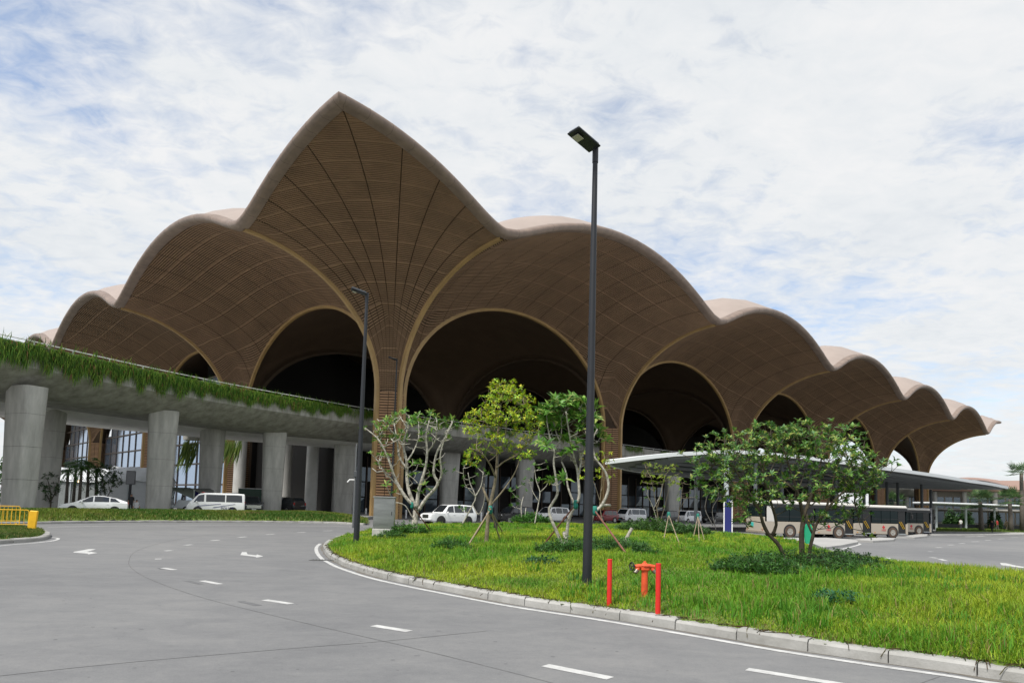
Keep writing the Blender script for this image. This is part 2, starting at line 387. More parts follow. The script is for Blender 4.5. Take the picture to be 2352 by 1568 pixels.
gh = (0.07 + .13 * np.clip(.5 + .5 * vnoise(GP, .8, 3) + .25 * vnoise(GP, 2.4, 4), 0, 1)) * RNG.uniform(.6, 1.3, len(GP)) * np.clip(.55 + de * .4, .5, 1)
gh *= 1 + .5 * np.clip((GP[:, 0] - 7) / 6, 0, 1) * (dd < 30)
gw = .008 + .00062 * dd
_tc = scatter(ISL, 2600, 23, dens); _tc = _tc[dist_poly(_tc, ISLP) > .35]; _tk = np.clip(.45 + .6 * vnoise(_tc, .5, 33), .05, 1) * np.where(_tc[:, 0] > 6, 1.2, .8)
_tc = _tc[RNG.uniform(0, 1, len(_tc)) < _tk]; _ns = 34; _tp = np.repeat(_tc, _ns, 0); _rr = np.repeat(RNG.uniform(.08, .28, len(_tc)), _ns); _tp = _tp + RNG.normal(0, 1, _tp.shape) * _rr[:, None] * .6; _ok = (dist_poly(_tp, ISLP) > .22) & inside(_tp, ISLP)
_hh = np.repeat(RNG.uniform(.14, .34, len(_tc)), _ns) * RNG.uniform(.55, 1.15, len(_tp)); _dd = np.linalg.norm(_tp, axis=1)
blades('grass_tufts', _tp[_ok], mound(_tp[_ok]), _hh[_ok], (.009 + .0006 * _dd)[_ok], .6, np.array([.085, .26, .02]), np.array([.24, .39, .03]), np.array([.06, .20, .03]), 'taller fresh green grass tufts standing in the island lawn', 'grass', 13)
blades('grass', GP, mound(GP), gh, gw, .75, cA, cB, cC, 'long green grass covering the kerbed traffic island', 'grass', 11)
# dead leaves and grass runners creeping over the kerb
rs = np.random.default_rng(9); m = MB()
for k in range(420):
    p = FR[rs.integers(12, len(FR))]; q = offset_line(FR, 0.0); i = rs.integers(12, len(FR) - 1)
    t = FR[i + 1] - FR[i] if i + 1 < len(FR) else FR[i] - FR[i - 1]; t = t / np.linalg.norm(t); nn = np.array([-t[1], t[0]]) * _sgn
    a0 = FR[i] + nn * rs.uniform(.2, .3); L = rs.uniform(.1, .32); dr = -nn * rs.uniform(.5, 1) + t * rs.normal(0, .6)
    pts = []
    for s_ in np.linspace(0, 1, 5):
        q = a0 + dr * L * s_; off = float((q - FR[i]) @ nn); z = .165 if off > .03 else max(.165 - (0.03 - off) * 2.2, .05)
        if off < -.008: q = q - nn * (off + .008)
        pts.append((q[0], q[1], z + rs.uniform(0, .015)))
    c = random.choice([(.10, .06, .03), (.06, .09, .02), (.14, .12, .05), (.05, .04, .02)])
    m.tube(pts, .006, 3, False, 0, c)
tag(m.build('creeping_runners', GRASSM), 'dry runners and weeds creeping over the island kerb', 'weeds', kind='stuff')

# thatch of dead grass along the inner edge of the kerb
tp = scatter(ISL, 60000, 17, lambda q: np.clip((8.0 / np.maximum(np.linalg.norm(q, axis=1), 5)) ** 1.5, 0, 1)); dtp = dist_poly(tp, np.array(FR), False); tp = tp[(dtp > .2) & (dtp < .2 + np.abs(np.random.default_rng(2).normal(0, .22, len(tp))))]
blades('dry_grass', tp, mound(tp), .05 + .07 * RNG.uniform(.3, 1, len(tp)), np.full(len(tp), .014), 1.3, np.array([.20, .14, .07]), np.array([.28, .23, .09]), np.array([.14, .08, .04]), 'dry brown grass thatch along the island kerb', 'grass', 19)
# ---------------- far verge under the viaduct
VF = smooth_line(poly_px([(-260, 1206), (85, 1203), (300, 1200), (600, 1200), (760, 1202), (850, 1206)]), .6)
VB = poly_px([(850, 1196), (760, 1187), (640, 1186), (560, 1188), (300, 1187), (100, 1187), (-260, 1190)])
VERGE = [tuple(p) for p in VF] + VB; VP = np.array(VERGE)
def verge_z(P):
    d = dist_poly(P, VP); P = np.asarray(P)
    k = np.clip((-8.5 - P[:, 0]) / 8, 0, 1)
    return .13 + (.15 + .40 * k) * (1 - np.exp(-np.maximum(d - .1, 0) / 1.7))
kerb('verge_kerb', VF, 2.0, inward=1 if area(VP) > 0 else -1)
tag(soil('verge_ground', VERGE, verge_z, .35, SOIL), kind='structure')
Q = scatter(VERGE, 60000, 21, lambda q: np.ones(len(q)) * .9); Q = Q[dist_poly(Q, VP) > .25]
blades('grass', Q, verge_z(Q), .1 + .16 * RNG.uniform(.4, 1, len(Q)), np.full(len(Q), .05), .5, np.array([.06, .14, .018]), np.array([.19, .235, .032]), np.array([.19, .16, .06]), 'mown grass verge on the far side of the road below the viaduct', 'grass', 31)
# ---------------- small near-left island with the yellow barriers
LI = [xy(G(x, y)) for x, y in [(-250, 1275), (0, 1249), (60, 1245), (105, 1239), (116, 1232), (108, 1224), (60, 1216), (-250, 1210)]]
LIP = np.array(LI)
li_z = lambda P: .13 + .10 * (1 - np.exp(-dist_poly(P, LIP) / .8))
kerb('left_island_kerb', smooth_line(LI[:6], .3), 1.0, inward=1 if area(LIP) > 0 else -1)
tag(soil('left_island_ground', LI, li_z, .3, SOIL), kind='structure')
Q = scatter(LI, 26000, 41, lambda q: np.ones(len(q)) * .9); Q = Q[dist_poly(Q, LIP) > .22]
blades('grass', Q, li_z(Q), .07 + .1 * RNG.uniform(.3, 1, len(Q)), np.full(len(Q), .03), .6, np.array([.05, .11, .018]), np.array([.11, .16, .028]), np.array([.13, .11, .05]), 'short grass on the small kerbed corner with yellow barriers', 'grass', 51)

# ---------------- painted markings
LINE = mat('road_paint', (0.60, 0.60, 0.585), 0.7, color2=(0.36, 0.36, 0.35), var=0.2, vscale=5.0, vdetail=8)
def paint(name, L, wd, z=.005): m = MB(); strip(np.asarray(L), wd, z, m); return tag(m.build(name, LINE), kind='structure')
edge = [p for p in offset_line(FR, -_sgn * .26)][2:]
paint('edge_line', edge, .13)
paint('edge_line', smooth_line(poly_px([(110, 1210), (300, 1207), (600, 1206.5), (900, 1210)]), 1), .16)
paint('edge_line', smooth_line(poly_px([(-200, 1278), (0, 1253), (60, 1248), (118, 1242), (134, 1236), (112, 1233)]), .3), .12)
def dash(x0, y0, x1, y1, wd=.13):
    a, b = G(x0, y0)[:2], G(x1, y1)[:2]; paint('lane_dash', np.array([a, b]), wd, .004)
for a in [(1252, 1527, 1402, 1557), (858, 1436, 940, 1449), (608, 1377, 668, 1386), (464, 1333, 506, 1341), (374, 1304, 402, 1308)]: dash(*a, .16)
for a in [(356, 1283, 371, 1283), (379, 1264.5, 394, 1263.5), (424, 1251.5, 441, 1250), (485, 1241, 503, 1239.5), (548, 1233.5, 565, 1232), (612, 1227, 630, 1226), (683, 1222.4, 702, 1221.6), (742, 1218.6, 764, 1218)]: dash(*a, .2)
dash(1716, 1536, 1940, 1572, .16)
for a in [(2137, 1279, 2152, 1281), (2132, 1266, 2142, 1266), (2150, 1257, 2163, 1256.5), (2178, 1251, 2190, 1250.5), (2203, 1247.5, 2216, 1247), (2232, 1243.5, 2248, 1243), (2262, 1240, 2276, 1239.6), (2292, 1237, 2306, 1236.6), (2322, 1234, 2338, 1233.6), (2158, 1283, 2172, 1287), (2200, 1300, 2226, 1306), (2290, 1318, 2322, 1325)]: dash(*a, .2)
dash(2218, 1232, 2262, 1230.5, .25)
def arrow(pts):
    m = MB(); P = poly_px(pts); m.sheet(P, .004); tag(m.build('lane_arrow', LINE), kind='structure')
arrow([(203, 1260.5), (221, 1260.5), (200, 1266.6), (208, 1267.5), (207, 1266), (224, 1269.4), (202, 1272.6), (202, 1271), (178, 1269), (168, 1268), (170, 1266.5)])
arrow([(556, 1267), (566, 1267.3), (569, 1272.6), (589, 1274.6), (590, 1272.6), (605, 1277), (589, 1280), (588, 1278.4), (552, 1274)])
arrow([(2031, 1280), (2043, 1280), (2049, 1284.5), (2062, 1286), (2063, 1284.5), (2073, 1288), (2060, 1290), (2059, 1288.6), (2031, 1284)])
arrow([(2297, 1292), (2310, 1292.5), (2328, 1297), (2352, 1301), (2352, 1304), (2325, 1300.5), (2300, 1297)])
# dirt gathered along the foot of the kerb
rs = np.random.default_rng(8); mdirt = MB(); ln_ = offset_line(FR, -_sgn * .015); wv = np.abs(np.convolve(rs.normal(0, .5, len(FR)), np.ones(5) / 5, 'same')) * .22 + .02
ln2 = np.array([p + (q - p) / .2 * w_ for p, q, w_ in zip(offset_line(FR, -_sgn * .015), offset_line(FR, -_sgn * .215), wv)]); n_ = len(FR)
mdirt.add([(*p, .0025) for p in ln_] + [(*p, .0025) for p in ln2], [(i, n_ + i, n_ + i + 1, i + 1) for i in range(n_ - 1)])
tag(mdirt.build('gutter_dirt', mat('gutter_dirt', (.12, .105, .08), .95, color2=(.17, .16, .145), var=.3, vscale=4)), kind='structure')
# joints between concrete slabs
JOINT = mat('joint_sealant', (0.085, 0.085, 0.085), 0.9, color2=(0.16, 0.16, 0.16), var=0.3, vscale=2.5)
def joint(L, wd=.018):
    m = MB(); strip(smooth_line(poly_px(L), .3), wd, .003, m); return tag(m.build('road_joint', JOINT), kind='structure')
joint([(640, 1212), (520, 1222), (400, 1240), (320, 1262), (296, 1288), (312, 1312), (370, 1340), (480, 1376), (700, 1430), (960, 1490), (1240, 1560), (1300, 1577)], .016)
joint([(-100, 1562), (300, 1520), (700, 1486), (880, 1472), (1120, 1448)], .014)
joint([(2180, 1545), (2110, 1570), (2060, 1590)], .012)
# dark patches of old painted-out dashes and oil spots
PATCH = mat('painted_out', (0.13, 0.132, 0.135), .9, var=.2, vscale=6)
for i, a in enumerate([(552, 1380, 594, 1390), (428, 1333, 462, 1341), (366, 1303, 374, 1307)]):
    p, q = G(a[0], a[1])[:2], G(a[2], a[3])[:2]; m = MB(); strip(np.array([p, q]), .13, .0035, m); tag(m.build('painted_out_dash', PATCH), kind='structure')
rs = np.random.default_rng(3); m = MB()
for k in range(46):
    x, y = rs.uniform(0, 1700), rs.uniform(1320, 1568)
    if y < 1290 + x * .11: continue
    c = G(x, y); r_ = rs.uniform(.012, .035); m.add([(c[0] + r_ * rs.uniform(.5, 1.4) * math.cos(t), c[1] + r_ * rs.uniform(.5, 1.2) * math.sin(t), .002) for t in np.linspace(0, 5.6, 8)], [tuple(range(8))])
tag(m.build('oil_spots', PATCH), 'small dark oil spots scattered on the road concrete', 'spots', kind='stuff')
# drain grate at the island tip
c = G(744, 1286); m = MB(); m.box((0, 0, .004), (.85, .34, .012)); dg = m.build('drain_frame', mat('cast_iron', (.06, .06, .058), .7))
e = empty('drain_grate', (c[0], c[1], 0.0), .05, 'dark slotted drain grate set in the road beside the island tip', 'drain'); dg.parent = e
for k in range(9):
    m = MB(); m.box((-.36 + k * .09, 0, .014), (.045, .28, .012)); m.build('grate_bar', mat('grate_steel', (.15, .15, .145), .6), e)
# pavement of the bus platform and footpath on the right
PV = poly_px([(1470, 1211), (1560, 1221), (1640, 1230), (1760, 1238), (1856, 1247.5), (1890, 1262), (1935, 1256), (1972, 1248), (1966, 1243), (1900, 1238), (1790, 1238), (1715, 1231), (1640, 1222), (1560, 1212), (1490, 1206)])
m = MB(); m.prism(PV, -.02, .13); tag(m.build('bus_platform', PAVE), kind='structure')
paint('edge_line', smooth_line(poly_px([(1886, 1268), (1935, 1260), (1974, 1250), (1968, 1246)]), .4), .16, .006)

ap = [VB[1], VB[2], VB[3], VB[4], VB[5], VB[6], (-95, 60), (-95, 130), (-20, 130), (-16, 96), (-14.5, 66)]
m = MB(); m.prism(ap, -.02, .30); tag(m.build('viaduct_apron', mat('apron_paving', (.20, .20, .195), .9, var=.15, vscale=.5)), kind='structure')
# ================================================================== the terminal
SC = 1.15625
C0 = np.array([-12.29 * SC, 67.68 * SC, 0.0]); TH = .7754
rv = np.array([math.cos(TH), math.sin(TH), 0]); lv = np.array([-math.sin(TH), math.cos(TH), 0])
BB, OV = 36.0 * SC, 16.3 * SC
ZS, HU, HW, D0 = 12.4 * SC, 12.2 * SC, 12.0 * SC, 1.6 * SC
NB = 5; UM = NB * BB
def UV(u, v, z=0.0): return C0 + rv * u + lv * v + np.array([0, 0, z])
def ell(t): t = np.clip(t, 0, 1); return np.sqrt(np.maximum(1 - (1 - t) ** 2, 0))
def dist1(u):
    u = np.asarray(u, float); m = np.mod(u, BB); m = np.minimum(m, BB - m); out = np.where(u < 0, -u, u - UM); o_ = (u < 0) | (u > UM)
    return np.where(o_, out, m), np.where(o_, OV, BB / 2)
def fprof(u):
    d, h_ = dist1(u); return ell((d - D0) / (h_ - D0))
NEXP = 2.2
def soffit(u, v):
    du, hu = dist1(u); dv, hv = dist1(v); ou = (np.asarray(u) < 0) | (np.asarray(u) > UM); ov_ = (np.asarray(v) < 0) | (np.asarray(v) > UM)
    eu = np.where(ov_, 2.6 * (np.minimum(dv, OV) / OV) ** 3, 0); ev = np.where(ou, 2.6 * (np.minimum(du, OV) / OV) ** 3, 0); du_, dv_ = du, dv
    du = np.sqrt(du_ ** 2 + eu ** 2) - eu * (1 - np.minimum(du_ / hu, 1)); dv = np.sqrt(dv_ ** 2 + ev ** 2) - ev * (1 - np.minimum(dv_ / hv, 1)); a = np.maximum(D0 - dv, 0); b = np.maximum(D0 - du, 0)
    return ZS + ((HU * ell((du - a) / (hu - a))) ** NEXP + (HW * ell((dv - b) / (hv - b))) ** NEXP) ** (1 / NEXP)
def topz(u, v):
    d = np.minimum(np.minimum(u + OV, UM + OV - u), np.minimum(v + OV, UM + OV - v)); d = np.maximum(d - .8, 0)
    return soffit(u, v) + .68 + 6.8 * (1 - np.exp(-d / 8.0)) * (.62 + .38 * np.minimum(fprof(u), fprof(v)) ** 2)
SLAT = mat('terracotta_slat', (0.245, 0.150, 0.085), 0.6, var=0.16, vscale=0.35)
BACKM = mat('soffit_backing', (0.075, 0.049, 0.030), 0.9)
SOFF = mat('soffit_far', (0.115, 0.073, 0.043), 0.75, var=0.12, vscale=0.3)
LIP = mat('roof_edge_cladding', (0.25, 0.185, 0.145), 0.5, color2=(0.17, 0.125, 0.10), var=0.10, vscale=0.9, bump=.1, bscale=2)
TOPM = mat('roof_top_cladding', (0.33, 0.27, 0.235), 0.6, var=0.07, vscale=0.25)
T = empty('airport_terminal', tuple(C0), 0, 'huge airport terminal with scalloped brown vaulted roof on flared columns', 'building')
def tadd(mb, name, m, smooth=True, parent=None):
    me = mb.mesh(name, m, smooth); o = bpy.data.objects.new(name, me); COL.objects.link(o); o.parent = parent or T
    o.location = (0, 0, 0)
    shift_verts(me, C0)
    return o
def lines1d():
    xs = [-OV + .95]
    xs += list(-np.array([15, 13, 11, 9, 7.5, 6, 5, 4, 3.2, 2.5, 2.0, 1.6, 1.3]) * SC * .95)
    for k in range(NB):
        h = np.array([0, 1.3, 1.6, 2.0, 2.5, 3.2, 4, 5, 6.5, 8.5, 11, 14, 17.999]) * SC
        xs += list(k * BB + h) + list((k + 1) * BB - h[::-1])[:]
    xs += list(UM + np.array([1.3, 1.6, 2, 2.5, 3.2, 4, 5, 6, 7.5, 9, 11, 13, 15]) * SC * .95) + [UM + OV - .95]
    xs = sorted(xs); o = [xs[0]]
    for x in xs[1:]:
        if x - o[-1] > .05: o.append(x)
    return np.array(o)
XS = lines1d()
def grid_mesh(name, zf, m, hole=None, xs=XS, ys=XS):
    U, V = np.meshgrid(xs, ys, indexing='ij'); Z = zf(U, V); nx, ny = U.shape
    P = C0 * 0 + U[..., None] * rv + V[..., None] * lv; P = P + np.stack([0 * Z, 0 * Z, Z], -1)
    i, j = np.meshgrid(np.arange(nx - 1), np.arange(ny - 1), indexing='ij')
    F = np.stack([i * ny + j, (i + 1) * ny + j, (i + 1) * ny + j + 1, i * ny + j + 1], -1)
    if hole is not None:
        cu = (U[:-1, :-1] + U[1:, 1:]) / 2; cv = (V[:-1, :-1] + V[1:, 1:]) / 2; F = F[~hole(cu, cv)]
    F = F.reshape(-1, 4)
    me = np_mesh(name, P.reshape(-1, 3), [F], m); me.polygons.foreach_set('use_smooth', [True] * len(me.polygons))
    o = bpy.data.objects.new(name, me); COL.objects.link(o); o.parent = T; return o
def hole(u, v):     # skylights over the crown of some inner bays
    mu = np.mod(u, BB) / BB; mv = np.mod(v, BB) / BB
    return (u > 0) & (v > 0) & (u < UM) & (v < UM) & (abs(mu - .5) < .085) & (abs(mv - .5) < .085)
near = lambda u, v: ((v < 0) & (u < UM)) | ((u < 0) & (v < UM))
def fine1d():
    h = np.concatenate([np.arange(0, 4, .16), np.arange(4, 9, .4), np.arange(9, BB / 2, 1.2), [BB / 2 - .001]]); o_ = h[h < OV - .95]
    xs = list(-o_) + [-OV + .95]
    for k in range(NB): xs += list(k * BB + h) + list((k + 1) * BB - h)
    return np.unique(np.round(xs, 3))
_fx = fine1d()
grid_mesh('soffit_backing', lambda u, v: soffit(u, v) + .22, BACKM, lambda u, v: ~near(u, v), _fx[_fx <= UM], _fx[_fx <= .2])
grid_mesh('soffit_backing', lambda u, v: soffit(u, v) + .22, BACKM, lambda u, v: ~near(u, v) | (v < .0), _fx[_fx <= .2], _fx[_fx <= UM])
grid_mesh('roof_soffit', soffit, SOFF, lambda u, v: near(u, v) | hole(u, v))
_tx = np.concatenate([[-OV + .8], XS[1:-1], [UM + OV - .8]])
grid_mesh('roof_cladding', topz, TOPM, hole, _tx, _tx)
# skylight glazing
for a in range(3):
    for b in range(3):
        m = MB(); hw = BB * .14; cu, cv = (a + .5) * BB, (b + .5) * BB; zz = float(soffit(cu, cv)) + 7.2
        m.add([UV(cu - hw, cv - hw, zz), UV(cu + hw, cv - hw, zz), UV(cu + hw, cv + hw, zz), UV(cu - hw, cv + hw, zz)], [(0, 1, 2, 3)])
        tadd(m, 'skylight_pane', mat('frosted_glazing', (.6, .65, .68), .5, trans=.75))
        m = MB()
        for k in range(-4, 5):
            s = k / 5 * hw; z2 = zz - 6.6
            m.sweep([UV(cu + s, cv - hw * .62, z2), UV(cu + s, cv + hw * .62, z2)], [(-.22, -.25), (.22, -.25), (.22, .25), (-.22, .25)])
        tadd(m, 'skylight_louvre', SOFF, False)

PITCH = 0.23
WMAX = OV - .85; RING = 11
def slat_batch(U1, V1, U2, V2, ok, thick=.07):
    """lower edges (U1,V1) and upper edges (U2,V2), arrays (levels, points); ok (levels, points-1) -> vertices, quads"""
    A = U1[..., None] * rv + V1[..., None] * lv; A[..., 2] += soffit(U1, V1); B = U2[..., None] * rv + V2[..., None] * lv; B[..., 2] += soffit(U2, V2)
    p0, p1, p2, p3 = (q[ok] for q in (A[:, :-1], A[:, 1:], B[:, 1:], B[:, :-1]))
    n = np.cross(p2 - p0, p3 - p1); L_ = np.linalg.norm(n, axis=1, keepdims=True); n = np.where(L_ > 1e-9, n / np.maximum(L_, 1e-9), [[0, 0, -1.0]]); n = np.where(n[:, 2:] > 0, -n, n) * thick
    V = np.stack([p0 + n, p1 + n, p2 + n, p3 + n, p0, p1, p2, p3], 1).reshape(-1, 3); i = np.arange(len(p0))[:, None] * 8
    F = np.concatenate([i + np.array([[0, 1, 2, 3]]), i + np.array([[4, 5, 1, 0]]), i + np.array([[3, 2, 6, 7]])])
    o2 = ok[:-1] & ok[1:]          # slim battens tie each row to the next
    b0, b1, a0, a1 = B[:-1, :-1][o2], B[:-1, 1:][o2], A[1:, :-1][o2], A[1:, 1:][o2]
    if len(b0):
        q0, q1, q2, q3 = b0 + (b1 - b0) * .46, b0 + (b1 - b0) * .52, a0 + (a1 - a0) * .52, a0 + (a1 - a0) * .46; e_ = (q3 - q0) * .2
        k_ = len(V) + np.arange(len(b0))[:, None] * 4; V = np.concatenate([V, np.stack([q0 - e_, q1 - e_, q2 + e_, q3 + e_], 1).reshape(-1, 3)]); F = np.concatenate([F, k_ + np.array([[0, 1, 2, 3]])])
    return V, F
def emit(V, F, name='soffit_panel'):
    o_ = bpy.data.objects.new(name, np_mesh(name, V, [F], SLAT)); COL.objects.link(o_); o_.parent = T; return o_
REST = []
def flush(U1, V1, U2, V2, ok, individual):
    nl = len(U1)
    if individual:
        for g_ in range(0, nl, RING):
            sl = slice(g_, g_ + RING)
            if ok[sl].any(): emit(*slat_batch(U1[sl], V1[sl], U2[sl], V2[sl], ok[sl]))
    elif ok.any(): REST.append(slat_batch(U1, V1, U2, V2, ok))
# slat rows lie in vertical planes across the diagonal of each column, spaced by arc length along that diagonal
_c = np.linspace(D0 * .98, 2.05 * OV, 4000); _zc = soffit(-np.minimum(_c / 2, OV), -np.minimum(_c / 2, OV)); _sc = np.concatenate([[0], np.cumsum(np.hypot(np.diff(_c) / 2 ** .5, np.diff(_zc)))])
NLV = int(_sc[-1] / PITCH); _j = np.arange(NLV); CL1 = np.interp(_j * PITCH, _sc, _c); CL2 = np.interp((_j + np.where(_j % RING == RING - 1, .93, .60)) * PITCH, _sc, _c)
def side_bay(kb, swap, individual):
    """overhang vault of bay kb along the right (swap False) or left (swap True) front"""
    NS = 12; eps = .045
    for i in range(NS):
        nsg = {0: 10, 11: 10, 1: 5, 10: 5}.get(i, 3) if kb < 3 else 3; us = np.linspace(BB * i / NS + eps, BB * (i + 1) / NS - eps, nsg + 1); du = np.minimum(us, BB - us); du = 5.0 * (1 - np.exp(-du / 5.0))
        W1 = np.clip(CL1[:, None] - du, 0, WMAX); W2 = np.clip(CL2[:, None] - du, 0, WMAX); U = np.broadcast_to(kb * BB + us, W1.shape); dd_ = W2 - W1
        ok = (dd_[:, :-1] > .002) | (dd_[:, 1:] > .002)
        a_ = (U, -W1, U, -W2)
        if swap: a_ = (-W1, U, -W2, U)
        flush(*a_, ok, individual)
def corner_petal():
    NS = 10; amax = OV - .85
    for i in range(NS):
        q = np.linspace(0, 1, 11 if i in (0, NS - 1) else 5); gp = np.minimum(.035 / CL1, .0045)[:, None]; ph = i / NS + gp + (1 / NS - 2 * gp) * q; A1, B1, A2, B2 = CL1[:, None] * (1 - ph), CL1[:, None] * ph, CL2[:, None] * (1 - ph), CL2[:, None] * ph
        inn = (A1 < amax) & (B1 < amax); ok = inn[:, :-1] | inn[:, 1:]
        flush(*(-np.minimum(q, amax) for q in (A1, B1, A2, B2)), ok, True)
corner_petal()
side_bay(0, False, True); side_bay(0, True, False)
for k in (1, 2, 3, 4): side_bay(k, False, False); side_bay(k, True, False)
_off = np.cumsum([0] + [len(v) for v, f in REST]); o = emit(np.concatenate([v for v, f in REST]), np.concatenate([f + q for (v, f), q in zip(REST, _off)]), 'soffit_panels'); o['kind'] = 'stuff'
# roof edge cladding, one piece for each bay
SEC = [(1.15, None, -.14), (.4, None, -.18), (.12, 'e', -.05), (.02, 'e', .15), (0, 'e', .34), (.08, 'e', .52), (.3, 'e', .68), (1.0, 't', .05)]
def edge_piece(a0, a1, side):
    ts = np.linspace(a0, a1, 26); m = MB(); vs = []; k = len(SEC)
    for t in ts:
        for off, kind, dz in SEC:
            tt = min(max(t, -OV + off), UM + OV - off); q = -OV + off
            def at(a, b): return {0: (a, b), 1: (b, a), 2: (a, UM - b), 3: (UM - b, a)}[side]
            u, v = at(tt, q); ue, ve = at(min(max(t, -OV + .01), UM + OV - .01), -OV + .02)
            z = soffit(u, v) + dz if kind is None else (soffit(ue, ve) + dz if kind == 'e' else topz(u, v) + dz)
            vs.append(UV(u, v, float(z)))
    fs = [(i * k + j, i * k + j + 1, (i + 1) * k + j + 1, (i + 1) * k + j) for i in range(len(ts) - 1) for j in range(k - 1)]
    m.add(vs, fs); o_ = tadd(m, 'roof_edge', LIP)
    if side < 2 and a0 < 2.5 * BB:
        for i in range(1, len(ts) - 1, 3):
            mm = MB(); mm.tube(vs[i * k:(i + 1) * k], .014, 4, False); tadd(mm, 'panel_joint', mat('edge_joint', (.10, .075, .06), .8), False, o_)
    return o_
for side in range(4):
    edge_piece(-OV, 0, side)
    for k in range(NB): edge_piece(k * BB, (k + 1) * BB, side)
    edge_piece(UM, UM + OV, side)
# golden ribs and arches
LASTDIR = [Vector((1, 0, 0))]
def bar(path, name, wd=.20, dp=.24, parent=None, m_=None):
    last = LASTDIR[0]; m = MB(); pts = [Vector(p) for p in path]
    s = [(-wd, -dp), (wd, -dp), (wd, dp), (-wd, dp)]; vs = []
    k = len(pts)
    for i, p in enumerate(pts):
        t = (pts[min(i + 1, k - 1)] - pts[max(i - 1, 0)]).normalized(); hor = Vector((t.x, t.y, 0))
        hor = hor.normalized() if hor.length > 1e-4 else None
        if hor is None: hor = last
        last = hor
        side = Vector((hor.y, -hor.x, 0)); up2 = side.cross(t).normalized()
        for a, b in s: vs.append(tuple(p + side * a + up2 * b))
    fs = [(i * 4 + j, i * 4 + (j + 1) % 4, (i + 1) * 4 + (j + 1) % 4, (i + 1) * 4 + j) for i in range(k - 1) for j in range(4)]
    m.add(vs, fs); return tadd(m, name, m_ or GOLD, False)
tq = np.concatenate([[0, .002, .006, .014, .03, .05, .08], np.linspace(.12, 1, 18)])
def rib(cu, cv, du, dv):
    LASTDIR[0] = Vector(tuple(rv * du + lv * dv))
    p = [UV(cu + du * D0, cv + dv * D0, z) for z in (0, ZS * .5, ZS)]
    for t in tq[1:]:
        w_ = D0 + (OV - .9 - D0) * t; u, v = cu + du * w_, cv + dv * w_; p.append(UV(u, v, float(soffit(u, v)) - .08))
    bar(p, 'rib')
def arch(cu, cv, du, dv, name='arch', m_=None):
    LASTDIR[0] = Vector(tuple(rv * du + lv * dv)); half = BB / 2
    p = [UV(cu + du * D0, cv + dv * D0, z) for z in (0, ZS * .5, ZS)]
    L = [D0 + (half - D0) * t for t in tq[1:]]; L = L + [BB - x for x in L[::-1][1:]]
    for x in L: u, v = cu + du * x, cv + dv * x; p.append(UV(u, v, float(soffit(u, v)) - .08))
    p += [UV(cu + du * (BB - D0), cv + dv * (BB - D0), z) for z in (ZS, ZS * .5, 0)]
    bar(p, name, m_=m_)
for k in range(NB + 1): rib(k * BB, 0, 0, -1)
for k in range(NB): rib(0, k * BB, -1, 0); arch(k * BB, 0, 1, 0); arch(0, k * BB, 0, 1)
rib(UM, 0, 1, 0)
INA = mat('shaded_golden_arch', (.085, .055, .032), .7)  # darker copy of the golden trim, indoor shade put into its colour
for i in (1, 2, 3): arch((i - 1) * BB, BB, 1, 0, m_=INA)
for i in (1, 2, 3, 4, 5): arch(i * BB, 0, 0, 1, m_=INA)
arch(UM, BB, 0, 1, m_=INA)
# columns: diamond shafts with slatted faces
COLM = mat('column_slat', (0.36, 0.205, 0.105), 0.6, var=0.16, vscale=0.8)
COLB = mat('column_backing', (0.055, 0.034, 0.022), 0.9)
def column(cu, cv, detail):
    d = D0 * .98; m = MB(); q = [(d, 0), (0, d), (-d, 0), (0, -d)]; P = [UV(cu + a, cv + b) for a, b in q]; m.prism([p[:2] for p in P], -.02, ZS + .6)
    o = tadd(m, 'column', COLB, False)
    faces = [0, 1, 2, 3]; per = MB()
    for fi in faces:
        a, b = np.array(P[fi]), np.array(P[(fi + 1) % 4]); n = np.cross(b - a, [0, 0, 1]); n /= np.linalg.norm(n)
        if detail == 0: continue
        if n[1] > .25: continue
        for hlf in ((.12, .485), (.515, .88)):
            p0 = a + (b - a) * hlf[0]; p1 = a + (b - a) * hlf[1]; z = .5
            while z < ZS + .1:
                mb = MB() if detail == 2 else per
                h_ = .19; c4 = [p0 + [0, 0, z], p1 + [0, 0, z], p1 + [0, 0, z + h_], p0 + [0, 0, z + h_]]
                mb.add([p + n * .10 for p in c4] + [p for p in c4], [(0, 1, 2, 3), (4, 5, 1, 0), (5, 6, 2, 1), (6, 7, 3, 2), (7, 4, 0, 3)])
                if detail == 2: s_ = tadd(mb, 'slat', COLM, False, o)
                z += .31
    if detail == 1 and per.f: s_ = tadd(per, 'slats', COLM, False, o); s_['kind'] = 'stuff'
column(0, 0, 2); column(BB, 0, 1); column(0, BB, 1)
for k in (2, 3, 4, 5): column(k * BB, 0, 1); column(0, k * BB, 1)
for i in (1, 2, 3, 4, 5):
    for j in (1, 2): column(i * BB, j * BB, 0)
